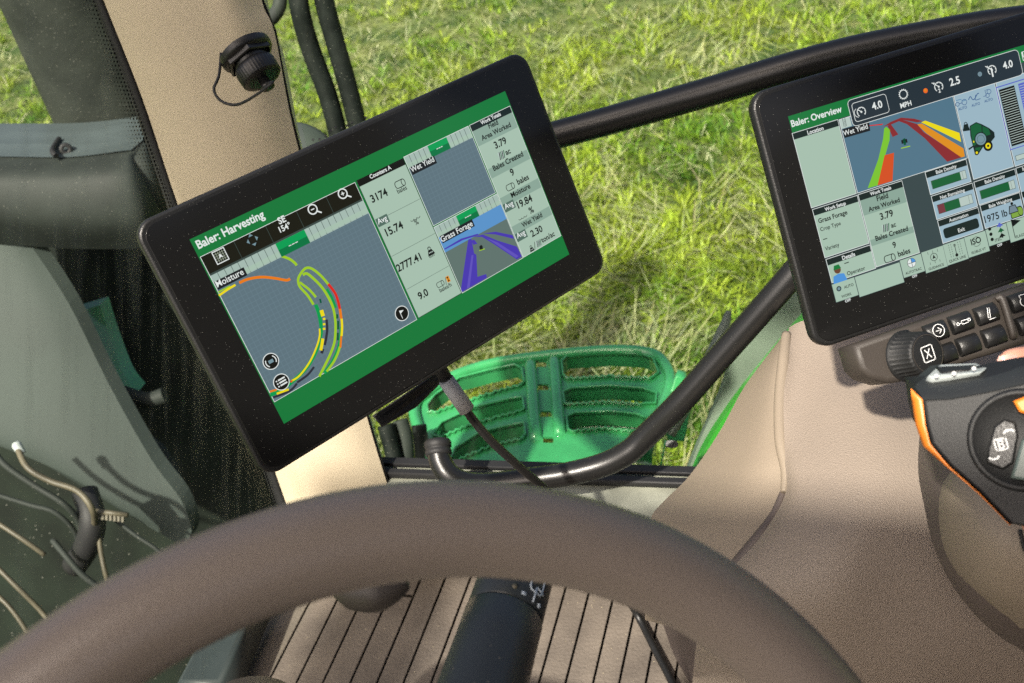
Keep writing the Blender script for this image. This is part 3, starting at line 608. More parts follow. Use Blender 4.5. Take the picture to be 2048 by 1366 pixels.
# side window pane
sw = thing('side_window', S0 + SN * .02, 'clear side window right of the beige pillar', 'window')
gA = P(770, 975, 1.31); gB = gA + SD * 1.15; tA = P(500, -200, 1.40); tB = tA + SD * 1.15
b = MB(); b.prism([gA, gB, tB, tA], SN * .005); b.build('pane', m_side, sw)
Gf = Frame(gA, SD, -SN if SN.dot(CAM - gA) < 0 else SN)
b = MB(); gn = (gB - gA).cross(tA - gA).normalized(); gn = gn if gn.dot(CAM - gA) > 0 else -gn
GF = Frame(gA, SD, gn)
def gp(x, y): q = GF.uv(x, y); return GF.w(q.x, q.y, .0015)
for x, y in ((627, 280), (640, 279), (652, 272), (663, 262), (672, 255), (684, 256), (695, 252), (705, 246), (733, 236), (640, 290), (655, 285)):
    c_ = gp(x, y); b.lathe(c_, gn, [(0, .0018), (.0002, .0018), (.0002, 0)], 8)
tag(b.build('frit_dots', m_black, sw), kind='stuff')
b = MB(); q = GF.uv(1344, 888); pts = [GF.w(q.x + p[0], q.y + p[1], .0012) for p in roundrect(-.0075, -.0045, .0075, .0045, .004, 5)]
b.prism(pts, gn * .0004); b.tube([GF.w(q.x + a, q.y + c, .0018) for a, c in ((-.004, -.0012), (-.001, .0012), (.0015, .0002), (.004, .0014))], .0005, 6, 2, mi=1)
for k in range(6):
    for j in range(3): qq = GF.uv(1325 + j * 9, 905 + k * 8); b.box(GF.w(qq.x, qq.y, .0012), GF.u * .0017, GF.v * .0004, gn * .0002)
b.build('glass_mark', [m_black, m_pale], sw)

# ------------------------------------------------------------------ socket with tethered cap on the pillar
ax = (P(533, 168, .941) - P(497, 112, .945)).normalized(); c0 = P(495, 110, .945)
so = thing('round_socket', c0, 'black capped round socket with tether on the beige pillar', 'socket')
b = MB(); b.lathe(c0, ax, [(-.005, .026), (.0, .026), (.003, .024), (.0032, .001)], 40); b.build('flange', m_black, so)
b = MB(); b.lathe(c0, ax, [(.003, .0240), (.007, .0240), (.008, .0225)], 6, smooth=False); b.build('hex_nut', m_black, so)
b = MB(); b.lathe(c0, ax, [(.006, .0172), (.014, .0172), (.0145, .0165)], 36); b.build('neck', m_black, so)
b = MB(); b.lathe(c0, ax, [(.012, .018), (.0125, .0198), (.017, .0203), (.027, .0198), (.0285, .018), (.029, .013), (.029, 0)], 120, mod=lambda i, j: (.965 if j % 3 == 0 else 1) if 2 <= i <= 3 else 1)
cp = b.build('cap', m_black, so)
b = MB(); b.lathe(c0 + ax * .029, ax, [(-.001, .005), (.005, .005), (.006, .0065), (.010, .0065), (.0105, .0035), (.0105, 0)], 18); b.build('cap_pin', m_black, cp)
b = MB(); b.tube([c0 - ax * .002 - cR * .024, P(438, 150, .935), P(428, 180, .935), P(444, 203, .935), P(475, 209, .93), P(512, 190, .91), P(545, 165, .895), c0 + ax * .035], .0014, 8); b.build('tether', m_rubber, so)

# ------------------------------------------------------------------ black rails
b = MB(); b.tube([P(690, 405, 1.20), P(800, 362, 1.2), P(950, 315, 1.2), P(1105, 272, 1.19), P(1250, 232, 1.17), P(1420, 183, 1.13), P(1560, 141, 1.10), P(1700, 104, 1.08), P(1850, 74, 1.06), P(1980, 52, 1.04), P(2150, 33, 1.02), P(2350, 18, 1.0)], .0168, 28)
tag(b.build('upper_handrail', m_rail, org=P(1250, 232, 1.17)), 'black round handrail crossing the side window behind both displays', 'handrail')
gh = thing('lower_grab_rail', P(876, 893, 1.16), 'bent black grab rail in front of the green step', 'grab rail')
b = MB(); b.tube([P(1720, 395, .97), P(1640, 485, .98), P(1560, 578, 1.0), P(1442, 712, 1.04), P(1360, 805, 1.07), P(1292, 872, 1.10), P(1255, 905, 1.11), P(1205, 930, 1.12), P(1130, 949, 1.13), P(1050, 960, 1.14), P(975, 969, 1.15), P(930, 966, 1.15), P(898, 950, 1.15), P(881, 922, 1.155), P(876, 890, 1.16)], .0135, 26); b.build('tube', m_rail, gh)
b = MB(); a0 = P(877, 905, 1.158); b.lathe(a0, P(875, 878, 1.163) - a0, [(-.004, .012), (-.003, .0155), (.002, .0155), (.003, .0145), (.005, .0145), (.006, .0158), (.012, .0158), (.015, .0135), (.016, 0)], 30); b.build('end_collar', m_rubber, gh)

# ------------------------------------------------------------------ displays
# left display
F1 = Frame((-.0734, .7069, 2.3463), (.8269, .5622, -.0142), (.5262, -.7645, .3724))
D1 = thing('touch_display', None, 'left black touch display showing the harvesting map page', 'display', 'tractor touch displays', F1.mw())
def uvrect(fr, TL, TR_, BR, BL):
    a, b_, c_, d_ = (fr.uv(*p) for p in (TL, TR_, BR, BL)); return (a.x + d_.x) / 2, (c_.y + d_.y) / 2, (b_.x + c_.x) / 2, (a.y + b_.y) / 2
def quad_outline(fr, cs, r, k=6):
    """rounded outline through four corner pixels"""
    q = [fr.uv(*c) for c in cs]; out = []
    for i in range(4):
        p, a, c = q[i], q[i - 1], q[(i + 1) % 4]; d1 = (a - p).normalized() * r; d2 = (c - p).normalized() * r
        for t in range(k + 1):
            t /= k; out.append(p + d1 * (1 - t) ** 2 + d2 * t ** 2)
    return out[::-1]
x0, y0, x1, y1 = uvrect(F1, (262, 452), (1047, 100), (1217, 540), (530, 955))
def disp_body(D, x0, y0, x1, y1, rr):
    b = MB(); b.prism([(p[0], p[1], -.010) for p in roundrect(x0, y0, x1, y1, rr, 8)], (0, 0, .0105), bev=.0022); h = b.build('housing', m_black, D, world=False)
    b = MB(); b.prism([(p[0], p[1], .0002) for p in roundrect(x0 + .004, y0 + .004, x1 - .004, y1 - .004, rr - .003, 8)], (0, 0, .0012), bev=.0004); b.build('front_glass', m_glassbez, D, world=False)
    b = MB(); b.prism([(p[0], p[1], -.038) for p in roundrect(x0 + .035, y0 + .03, x1 - .035, y1 - .03, .02, 6)], (0, 0, .029), bev=.004); b.build('back_box', m_black, D, world=False)
disp_body(D1, x0, y0, x1, y1, .014)
ZS = .0016
def ui(): return UI(F1, ZS)
a4 = lambda x, y: (350 + x / 3.035, 400 + y / 3.035); a5 = lambda x, y: (700 + x / 2.732, 150 + y / 2.732)
s = ui(); SX0, SY0, SX1, SY1 = s.quad((379, 480), (1007, 182), (1137, 508), (566, 848), 'green')
s.up().up(); s.text('Baler: Harvesting', a4(140, 298), a4(543, 105), 'white', True)
SCR = s.done('screen', D1)
def ruler(s, x0, y0, x1, y1, n, gx0, gx1):
    s.rect(x0, y0, x1, y1, 'ruler'); s.up()
    s.rect(x0, y0 + (y1 - y0) * .08, x1, y0 + (y1 - y0) * .42, 'pale')
    for i in range(1, n):
        x = x0 + (x1 - x0) * i / n; s.rect(x - .00018, y0, x + .00018, y1, 'rline')
    s.up(); s.rect(gx0, y0, gx1, y1, 'lgreen'); s.up(); s.rect(gx0, y0, gx1, (y0 + y1) / 2, 'dgreen'); s.up()
    c = (gx0 + gx1) / 2; h = (y0 + y1) / 2 - (y1 - y0) * .05; wd = (gx1 - gx0) * .09
    for k in (-1, 0, 1): s.rect(c + k * wd * 1.25 - wd * .5, h - .0003, c + k * wd * 1.25 + wd * .5, h + .0003, 'white')
def bale_icon(s, p, k, c='ink'):
    q = s.fr.uv(*p); w_ = .0025 * k; h = .0022 * k; t = .0005 * k
    s.line2([(q.x - w_, q.y + h), (q.x + w_, q.y + h)], t, c); s.line2([(q.x - w_, q.y - h), (q.x + w_, q.y - h)], t, c)
    s.line2([(q.x + w_ + h * .6 * math.cos(a), q.y + h * math.sin(a)) for a in np.linspace(0, 2 * math.pi, 20)], t, c)
    s.line2([(q.x - w_ + h * .6 * math.cos(a), q.y + h * math.sin(a)) for a in np.linspace(math.pi / 2, 1.5 * math.pi, 12)], t, c)
def hatch_icon(s, p, k):
    q = s.fr.uv(*p); h = .0028 * k
    s.rect(q.x - h, q.y - h, q.x + h, q.y + h, 'cell'); s.up()
    for i in range(4):
        a = -h + i * h * .5; s.poly2([(q.x + a, q.y - h), (q.x + a + h * .27, q.y - h), (q.x + a + h * .75, q.y + h), (q.x + a + h * .48, q.y + h)], ('ink', 'bgreen')[i % 2])
def weight_icon(s, p, k, c='ink'):
    q = s.fr.uv(*p); h = .0026 * k; s.poly2([(q.x - h, q.y - h), (q.x + h, q.y - h), (q.x + h * .5, q.y + h * .35), (q.x - h * .5, q.y + h * .35)], c)
    s.line2([(q.x + h * .35 * math.cos(a), q.y + h * .65 + h * .35 * math.sin(a)) for a in np.linspace(-.5, math.pi + .5, 14)], h * .2, c)
    s.up()
    for i in (-1, 0, 1): s.circ2(Vector((q.x + i * h * .4, q.y - h * .35)), h * .16, 'cell', 8)
def wave_icon(s, p, k):
    q = s.fr.uv(*p); h = .0012 * k
    for i in (-1, 0, 1): s.line2([(q.x + i * h * 2.4 + h * 1.2 * math.cos(a), q.y + h * math.sin(a)) for a in np.linspace(math.pi * 1.05, math.pi * 1.95, 10)], .0004 * k, 'ink')
def knob_icon(s, p, rpx, z=None):
    s.circ(p, rpx, 'white', 32); s.up(); s.circ(p, rpx * .90, 'black', 32); s.up()
def avg(s, p0, p1, c):
    x, y = s.fr.uv(*c); a, b_ = s.fr.uv(*p0), s.fr.uv(*p1); wd = abs(b_.x - a.x) * .62; s.rect(x - wd, y - wd * .62, x + wd, y + wd * .62, 'box'); s.up(); s.text('Avg', p0, p1, 'white')
# main map page
s = ui(); s.z = 1
mx0, my0, mx1, my1 = s.quad((399.4, 513.7), a5(22, 592), a5(358, 1335), (547.7, 802.6), 'map', border='white'); s.up()
Hh = my1 - my0; W_ = mx1 - mx0; tb = my1 - Hh * .125; rb = my1 - Hh * .215
s.rect(mx0, tb, mx1, my1, 'tool'); s.up(); s.rect(mx0, tb, mx1, tb + Hh * .012, 'rline')
for i in range(1, 5): s.rect(mx0 + W_ * i / 5 - .0002, tb, mx0 + W_ * i / 5 + .0002, my1, 'rline')
mapz = s.z
g0, g1 = s.fr.uv(*a4(600, 262)).x, s.fr.uv(*a4(776, 178)).x
def pth(pts, wpx, c, sm=True): s.line([a4(*p) for p in pts], wpx / 3.035, c, sm)
s.up()
pth([(470, 363), (557, 355)], 18, 'leaf'); pth([(385, 503), (440, 480), (520, 468), (600, 475), (670, 487), (693, 478)], 17, 'orange'); pth([(262, 580), (310, 546), (362, 515)], 14, 'yellow'); pth([(258, 560), (330, 522)], 9, 'lime')
pth([(848, 635), (865, 680), (878, 740), (882, 790), (870, 860), (840, 940), (790, 1020), (720, 1090), (640, 1150), (575, 1182)], 24, 'leaf')
pth([(590, 1197), (690, 1158), (735, 1112)], 14, 'dark'); pth([(838, 1012), (800, 1060), (735, 1107)], 14, 'dark'); pth([(914, 725), (918, 780), (913, 830), (903, 880)], 16, 'dark'); pth([(893, 903), (884, 930)], 18, 'dark')
pth([(915, 540), (945, 590), (970, 655)], 16, 'leaf'); pth([(1003, 770), (1000, 830), (985, 900), (950, 980), (900, 1050)], 22, 'leaf')
s.up(); pth([(525, 335), (580, 331), (640, 341), (690, 359), (722, 383), (733, 398)], 17, 'lime')
pth([(835, 635), (800, 580), (755, 530), (743, 500), (745, 470), (770, 430), (795, 412), (830, 420), (880, 460), (925, 512)], 16, 'lime')
pth([(850, 590), (810, 545), (768, 512), (752, 500)], 15, 'lime'); pth([(770, 455), (795, 447), (840, 482), (890, 535), (930, 600), (955, 660), (967, 730), (968, 800), (960, 870), (930, 950), (870, 1070)], 17, 'lime')
pth([(995, 890), (980, 935), (955, 985), (915, 1040)], 15, 'lime')
pth([(872, 780), (871, 830), (850, 900), (810, 985), (750, 1065), (700, 1098)], 11, 'yellow'); pth([(570, 1162), (612, 1150)], 12, 'orange'); pth([(612, 1175), (685, 1148)], 13, 'yellow'); pth([(697, 1105), (706, 1092)], 12, 'red')
s.up(); pth([(924, 510), (965, 565), (985, 620), (994, 660)], 17, 'red'); pth([(995, 660), (1003, 720)], 17, 'orange'); pth([(1005, 720), (1008, 770), (1005, 825)], 15, 'yellow'); pth([(1003, 825), (998, 895)], 13, 'orange')
pth([(882, 668), (893, 705)], 24, 'yellow', False)
for y in (715, 747, 775): pth([(898, y), (900, y + 13)], 16, 'yellow', False)
pth([(891, 840), (887, 870), (879, 912)], 19, 'yellow')
for x, y, h in ((978, 693, 26), (984, 733, 52), (982, 805, 46)): pth([(x, y), (x, y + h)], 13, 'forest', False)
pth([(874, 600), (880, 625)], 12, 'forest', False)
s.z = mapz + 4; ruler(s, mx0, rb, mx1, tb, 24, g0, g1)
s.quad(a4(232, 500), a4(410, 405), a4(432, 455), a4(256, 548), 'label'); s.up(); s.text('Moisture', a4(252, 530), a4(415, 450), 'white')
s.text('SE', a4(628, 150), a4(670, 128), 'white', True); s.text('154\u00b0', a4(634, 200), a4(700, 165), 'white', True)
q = s.fr.uv(*a4(270, 340)); h = .0050
s.rect(q.x - h, q.y - h, q.x + h, q.y + h, 'white'); s.up(); s.rect(q.x - h * .86, q.y - h * .86, q.x + h * .86, q.y + h * .86, 'black'); s.up()
for i in (-.5, -.17, .17, .5): s.rect(q.x - h * .86, q.y + i * h - .0002, q.x + h * .86, q.y + i * h + .0002, 'gridl'); s.rect(q.x + i * h - .0002, q.y - h * .86, q.x + i * h + .0002, q.y + h * .86, 'gridl')
s.up(); s.poly2([(q.x - h * .35, q.y - h * .3), (q.x, q.y - h * .12), (q.x + h * .35, q.y - h * .3), (q.x, q.y + h * .4)], 'white')
q = s.fr.uv(*a4(463, 243))
for a in range(4):
    d = Vector((math.cos(a * math.pi / 2), math.sin(a * math.pi / 2))); e = Vector((-d.y, d.x)); s.poly2([q + d * .0048, q + d * .0028 + e * .0019, q + d * .0028 - e * .0019], 'icon')
for p, plus in ((a4(828, 58), 0), (a4(1010, -37), 1)):
    s.ring(p, 9.5, 2.6, 'white'); q = s.fr.uv(*p); s.line2([(q.x + .0024, q.y - .0024), (q.x + .0056, q.y - .0052)], .0011, 'white'); s.rect(q.x - .0015, q.y - .0004, q.x + .0015, q.y + .0004, 'white')
    if plus: s.rect(q.x - .0004, q.y - .0015, q.x + .0004, q.y + .0015, 'white')
for k, p in enumerate((a4(575, 978), a4(638, 1103), a5(275, 1302))):
    knob_icon(s, p, 17 if k < 2 else 15.5); q = s.fr.uv(*p)
    if k == 0:
        s.rect(q.x - .002, q.y - .0013, q.x + .002, q.y + .0013, 'icon')
        for sg in (1, -1): s.line2([(q.x + sg * .0042 * math.cos(a), q.y + sg * .0042 * math.sin(a)) for a in np.linspace(-.6, .9, 10)], .0008, 'white')
    elif k == 1:
        for j in (-1, 0, 1): s.rect(q.x - .0018, q.y + j * .0022 - .0006, q.x + .004, q.y + j * .0022 + .0006, 'white'); s.rect(q.x - .0038, q.y + j * .0022 - .0005, q.x - .0026, q.y + j * .0022 + .0005, 'white')
    else: s.line2([(q.x - .0012, q.y - .004), (q.x - .0012, q.y + .003)], .0005, 'white'); s.poly2([(q.x - .0012, q.y + .003), (q.x + .0026, q.y + .0018), (q.x - .0012, q.y + .0002)], 'white')
s.done('map_page', SCR)
# counters column
s = ui(); s.z = 1
x0, y0, x1, y1 = s.quad(a5(33, 577), a5(285, 460), a5(603, 1192), a5(368, 1325), 'pale', border='black'); s.up(); hh = (y1 - y0) * .042
s.rect(x0, y1 - hh, x1, y1, 'black')
for k in (.29, .545, .79): s.rect(x0 + .0005, y1 - (y1 - y0) * k, x1 - .0005, y1 - (y1 - y0) * k + .00025, 'rline')
s.up(); s.text('Counters A', a5(107, 569), a5(222, 514), 'white', True); s.text('3174', a5(117, 699), a5(205, 657), 'ink', True); s.text('bales', a5(257, 649), a5(308, 625), 'ink'); s.text('15.74', a5(197, 880), a5(290, 837), 'ink', True); s.text('%', a5(353, 822), a5(372, 812), 'ink')
s.text('2777.41', a5(258, 1076), a5(388, 1008), 'ink', True); s.text('ton', a5(428, 1002), a5(457, 987), 'ink'); s.text('9.0', a5(375, 1227), a5(427, 1202), 'ink', True); s.text('bales/h', a5(487, 1187), a5(552, 1154), 'ink')
bale_icon(s, a5(268, 595), 1.25); wave_icon(s, a5(350, 782), 1.1); bale_icon(s, a5(488, 1142), .95); q = s.fr.uv(*a5(518, 1127)); s.line2([(q.x - .001, q.y - .003), (q.x + .001, q.y + .003)], .0004, 'ink')
q = s.fr.uv(*a5(530, 1115)); s.rect(q.x - .0015, q.y - .0026, q.x + .0015, q.y + .0026, 'amber'); s.up(); s.poly2([(q.x - .001, q.y + .002), (q.x, q.y), (q.x + .001, q.y + .002)], 'ink'); s.poly2([(q.x - .001, q.y - .002), (q.x + .001, q.y - .002), (q.x, q.y)], 'ink')
avg(s, a5(150, 818), a5(200, 792), a5(173, 796)); weight_icon(s, a5(432, 962), 1.35)
s.done('counter_panel', SCR)
# wet yield map
s = ui(); s.z = 1
x0, y0, x1, y1 = s.quad(a5(290, 450), a5(640, 283), a5(788, 645), a5(450, 822), 'map', border='white'); s.up(); rh = (y1 - y0) * .165
ruler(s, x0, y1 - rh, x1, y1, 14, s.fr.uv(*a5(425, 410)).x, s.fr.uv(*a5(530, 365)).x); s.quad(a5(316, 508), a5(452, 443), a5(470, 482), a5(338, 547), 'label'); s.up(); s.text('Wet Yield', a5(330, 532), a5(457, 475), 'white')
s.done('yield_map', SCR)
# guidance view
s = ui(); s.z = 1
x0, y0, x1, y1 = s.quad(a5(455, 830), a5(797, 655), a5(937, 1000), a5(607, 1190), 'field', border='white'); s.up(); rh = (y1 - y0) * .155
s.rect(x0, y0 + (y1 - y0) * .62, x1, y1, 'skyb'); s.up()
s.poly([a5(*p) for p in ((640, 900), (657, 893), (672, 975), (684, 982), (690, 1103), (738, 1088), (742, 1108), (622, 1176), (607, 1186), (600, 1172))], 'purple')
s.poly([a5(*p) for p in ((655, 905), (672, 900), (690, 922), (668, 928))], 'purple'); s.poly([a5(*p) for p in ((670, 885), (720, 872), (800, 905), (905, 938), (933, 992), (905, 1008), (780, 925), (715, 885))], 'purple'); s.poly([a5(*p) for p in ((720, 866), (790, 857), (882, 876), (890, 896), (790, 872))], 'purple')
s.poly([a5(*p) for p in ((508, 950), (600, 895), (690, 868), (700, 874), (610, 903), (512, 955))], 'purple')
s.up(); s.poly([a5(*p) for p in ((658, 985), (668, 985), (648, 1160), (632, 1168))], 'purple2'); s.poly([a5(*p) for p in ((740, 892), (800, 915), (915, 990), (900, 1000), (790, 925))], 'purple2')
s.poly([a5(*p) for p in ((700, 938), (710, 928), (718, 935), (720, 952), (704, 958))], 'ink'); s.line([a5(700, 960), a5(730, 950)], 2, 'lime')
ruler(s, x0, y1 - rh, x1, y1, 14, s.fr.uv(*a5(582, 795)).x, s.fr.uv(*a5(688, 740)).x); s.quad(a5(482, 880), a5(660, 790), a5(676, 828), a5(500, 918), 'label'); s.up(); s.text('Grass Forage', a5(494, 912), a5(667, 826), 'white')
s.done('forage_view', SCR)
# totals column
s = ui(); s.z = 1
x0, y0, x1, y1 = s.quad(a5(650, 278), a5(866, 172), a5(1147, 880), a5(940, 993), 'pale', border='white'); s.up(); H = y1 - y0
s.rect(x0, y1 - H * .045, x1, y1, 'gdark')
for a, c in ((.046, .155), (.325, .395), (.545, .615), (.765, .83)): s.rect(x0, y1 - H * c, x1, y1 - H * a, 'band')
s.up()
for t, p0, p1, c, bd in (('Work Totals', (712, 273), (820, 223), 'white', 1), ('Field', (755, 294), (806, 271), 'ink', 1), ('Area Worked', (716, 358), (876, 286), 'ink', 1), ('3.79', (790, 404), (853, 374), 'ink', 1), ('ac', (848, 439), (874, 427), 'ink', 1), ('Bales Created', (780, 524), (943, 445), 'ink', 1),
                         ('9', (877, 554), (895, 545), 'ink', 1), ('bales', (912, 600), (974, 570), 'ink', 1), ('Moisture', (878, 670), (982, 620), 'ink', 1), ('19.84', (913, 727), (995, 692), 'ink', 1), ('%', (978, 759), (1001, 748), 'ink', 1), ('Wet Yield', (937, 832), (1047, 777), 'ink', 1), ('2.30', (988, 884), (1050, 855), 'ink', 1), ('ton/ac', (1043, 916), (1115, 879), 'ink', 1)):
    s.text(t, a5(*p0), a5(*p1), c, bool(bd))
bale_icon(s, a5(870, 612), 1.15); wave_icon(s, a5(937, 776), 1.1); q = s.fr.uv(*a5(1003, 932)); s.line2([(q.x - .0012, q.y - .003), (q.x + .0012, q.y + .003)], .0005, 'ink')
hatch_icon(s, a5(822, 440), 1.15); hatch_icon(s, a5(1024, 920), .95); weight_icon(s, a5(985, 948), 1.0); avg(s, a5(843, 737), a5(888, 710), a5(863, 717)); avg(s, a5(908, 895), a5(953, 870), a5(929, 878))
s.done('totals_panel', SCR)

# right display
u2 = Vector((.9813, .1925, .0100)); n2 = Vector((.1632, -.8575, .4879))
F2 = Frame((.31, .6438, 2.3432), u2, n2)
D2 = thing('touch_display', None, 'right black touch display showing the baler overview page', 'display', 'tractor touch displays', F2.mw())
a_ = F2.uv(1498, 188); c_ = F2.uv(1632, 702)
w1 = F1.uv(1047, 100); x0, y0 = (a_.x + c_.x) / 2, c_.y; y1 = a_.y
disp_body(D2, x0, y0, x0 + (y1 - y0) * 1.72, y1, .014)
b1 = lambda x, y: (1480 + x / 3.415, y / 3.415); b2 = lambda x, y: (1548 + x / 3.902, 350 + y / 3.902); b7 = lambda x, y: (1850 + x / 5.464, y / 5.464)
def ui(): return UI(F2, ZS)
s = ui(); tl = F2.uv(*b1(312, 800)); bl = F2.uv(*b2(477, 990)); ex = x0 + (y1 - y0) * 1.72 - .03
gx0 = (tl.x + bl.x) / 2 + .0005; s.rect(gx0, bl.y + .013, ex, tl.y, 'slate'); s.up(); s.rect(gx0, tl.y - .0125, ex, tl.y, 'green'); s.up(); s.text('Baler: Overview', b1(347, 867), b1(692, 768), 'white', True)
for t, p0, p1 in (('OFF', (548, 995), (593, 982)), ('OFF', (1070, 804), (1110, 792)), ('OFF', (1733, 562), (1772, 549))): s.text(t, b2(*p0), b2(*p1), 'white', True)
SC2 = s.done('screen', D2)
def panel(name, TL, TR_, BR, BL, texts, f, title=True, bgc='pale', extra=None, hk=.045):
    s = ui(); s.z = 1; x0, y0, x1, y1 = s.quad(f(*TL), f(*TR_), f(*BR), f(*BL), bgc, border='white'); s.up()
    if title: s.rect(x0, y1 - .0046, x1, y1, 'gdark')
    s.up()
    if extra: extra(s, x0, y0, x1, y1)
    s.up()
    for t, p0, p1, c, bd in texts: s.text(t, f(*p0), f(*p1), c, bool(bd))
    s.done(name, SC2); return s
panel('location_panel', (347 / 3.415 + 1480, 915 / 3.415), (657 / 3.415 + 1480, 822 / 3.415), b2(633, 148), b2(288, 250), [('Location', b1(455, 920), b1(565, 890), 'white', 1)], lambda x, y: (x, y))
def wy(s, x0, y0, x1, y1):
    pg = lambda pts, c: s.poly([b1(*p) for p in pts], c)
    pg(((968, 868), (1020, 835), (1090, 806), (1180, 813), (1240, 830), (1200, 838), (1100, 820), (1030, 850)), 'maroon'); pg(((870, 858), (970, 847), (960, 856), (875, 863)), 'red')
    s.up(); pg(((975, 880), (990, 868), (1015, 888), (1012, 960), (985, 1055), (930, 1268), (863, 1287), (935, 1090), (968, 950)), 'lime2'); pg(((998, 862), (1020, 850), (1072, 920), (1033, 938)), 'maroon')
    pg(((1065, 826), (1100, 820), (1200, 850), (1245, 905), (1505, 1076), (1405, 1106), (1250, 945), (1130, 850)), 'maroon'); pg(((1200, 852), (1232, 846), (1515, 1015), (1525, 1070), (1500, 1077), (1262, 912)), 'amber'); pg(((1228, 838), (1255, 826), (1488, 910), (1500, 972), (1380, 912)), 'yellow')
    s.up(); pg(((978, 1062), (1042, 1045), (1032, 1237), (930, 1268)), 'redor')
    pg(((1090, 960), (1130, 950), (1135, 975), (1095, 985)), 'ink'); pg(((1100, 952), (1118, 945), (1125, 990), (1110, 995)), 'forest'); s.line([b1(1090, 1015), b1(1152, 1000)], 2, 'lime')
    pg(((690, 885), (872, 835), (880, 895), (705, 945)), 'label')
    s.line([b1(700, 815), b1(712, 870)], 1, 'rline'); pg(((668, 822), (740, 800), (755, 862), (685, 884)), 'cell'); s.up()
    for q in (690, 706): s.line([b1(q, 812 - (q - 690) * .3), b1(q + 12, 868 - (q - 690) * .3)], 1, 'rline')
panel('yield_view', b1(668, 818), b1(1440, 590), b1(1530, 1086), b1(797, 1314), [('Wet Yield', b1(700, 930), b1(865, 880), 'white', 0)], lambda x, y: (x, y), False, 'mapb', wy)
def wt(s, x0, y0, x1, y1):
    H = y1 - y0; s.rect(x0, y1 - H * .29, x1, y1 - .0046, 'band'); s.rect(x0, y1 - H * .715, x1, y1 - H * .63, 'band'); s.up(); bale_icon(s, b2(893, 650), 1.2); hatch_icon(s, b2(862, 413), 1.0)
panel('totals_panel', (650, 155), (985, 50), (1125, 602), (790, 718), [('Work Totals', (742, 162), (905, 112), 'white', 1), ('Field', (795, 207), (882, 177), 'ink', 1), ('Area Worked', (730, 287), (973, 212), 'ink', 1), ('3.79', (823, 354), (922, 317), 'ink', 1), ('ac', (905, 412), (943, 402), 'ink', 1), ('Bales Created', (785, 517), (1037, 432), 'ink', 1), ('9', (920, 572), (945, 562), 'ink', 1), ('bales', (960, 637), (1055, 607), 'ink', 1)], b2, extra=wt)
panel('setup_panel', (293, 270), (640, 165), (730, 530), (390, 645), [('Work Setup', (390, 282), (553, 234), 'white', 1), ('Grass Forage', (340, 377), (565, 307), 'ink', 1), ('Crop Type', (355, 440), (513, 390), 'ink', 0), ('\u2013', (378, 522), (410, 512), 'ink', 0), ('Variety', (393, 592), (502, 557), 'ink', 0)], b2)
def op(s, x0, y0, x1, y1):
    q = s.fr.uv(*b2(493, 770)); s.poly2([(q.x - .0058, q.y - .0065), (q.x + .0058, q.y - .0065), (q.x + .0045, q.y - .001), (q.x, q.y), (q.x - .0045, q.y - .001)], 'bluec'); s.up(); s.circ2(q + Vector((0, .003)), .0028, 'skin', 16); s.up(); s.poly2([(q.x - .0032, q.y + .0035), (q.x + .0032, q.y + .0035), (q.x + .002, q.y + .0068), (q.x - .002, q.y + .0068)], 'green')
panel('details_panel', (397, 660), (740, 550), (780, 725), (447, 840), [('Details', (525, 662), (625, 632), 'white', 1), ('\u2013', (543, 710), (578, 699), 'ink', 0), ('Operator', (563, 785), (703, 737), 'ink', 0)], b2, extra=op)
def bars(spec):
    def f(s, x0, y0, x1, y1):
        hx = .0028; a, c = x0 + hx, x1 - hx; lo = y0 + .0035; hi = y1 - .0078; s.rect(a - .0003, lo - .0003, c + .0003, hi + .0003, 'rline'); s.up(); s.rect(a, lo, c, hi, 'cell'); s.up(); t = a
        for fr, col in spec: s.rect(t, lo, t + (c - a) * fr, hi, col); t += (c - a) * fr
        s.rect(a + (c - a) * .9, lo, a + (c - a) * .906, hi, 'ink')
    return f
panel('density_panel', b1(1257, 1180), b1(1530, 1090), b2(1527, 48), b2(1213, 155), [('Bale Density', b1(1330, 1189), b1(1470, 1147), 'white', 0)], lambda x, y: (x, y), True, 'blueg', bars([(.84, 'bar')]))
panel('net_panel', (1220, 170), (1535, 65), (1575, 245), (1260, 345), [('Net Remaining', (1288, 190), (1478, 132), 'white', 0)], b2, True, 'blueg', bars([(.19, 'bmar'), (.44, 'bar')]))
def ex_(s, x0, y0, x1, y1): s.rect(x0 + .0022, y0 + .0026, x1 - .0022, y1 - .0072, 'gdark', .002)
panel('automation_panel', (1270, 360), (1580, 255), (1618, 430), (1308, 532), [('Automation', (1358, 370), (1505, 320), 'white', 0), ('Exit', (1428, 449), (1480, 432), 'white', 0)], b2, True, 'blueg', ex_)
panel('density_panel', (1552, 55), (1865, -40), (1905, 130), (1590, 230), [('Bale Density', (1635, 70), (1790, 20), 'white', 0)], b2, True, 'blueg', bars([(.84, 'bar')]))
def bw(s, x0, y0, x1, y1):
    q = s.fr.uv(*b2(1885, 290)); s.rect(q.x - .006, q.y - .004, q.x + .003, q.y + .004, 'ink', .001); s.up(); s.rect(q.x - .0054, q.y - .0034, q.x + .003, q.y + .0034, 'meadow', .001); s.circ2(q + Vector((.003, 0)), .0042, 'ink', 20, .6); s.up(); s.circ2(q + Vector((.003, 0)), .0033, 'meadow', 20, .6)
    q = s.fr.uv(*b2(1852, 268)); s.poly2([(q.x - .0045, q.y - .003), (q.x + .0045, q.y - .003), (q.x + .0028, q.y + .0032), (q.x - .0028, q.y + .0032)], 'ink'); s.up(); s.poly2([(q.x - .0038, q.y - .0024), (q.x + .0038, q.y - .0024), (q.x + .0022, q.y + .0026), (q.x - .0022, q.y + .0026)], 'grey'); s.circ2(q + Vector((0, .0045)), .0012, 'ink', 12)
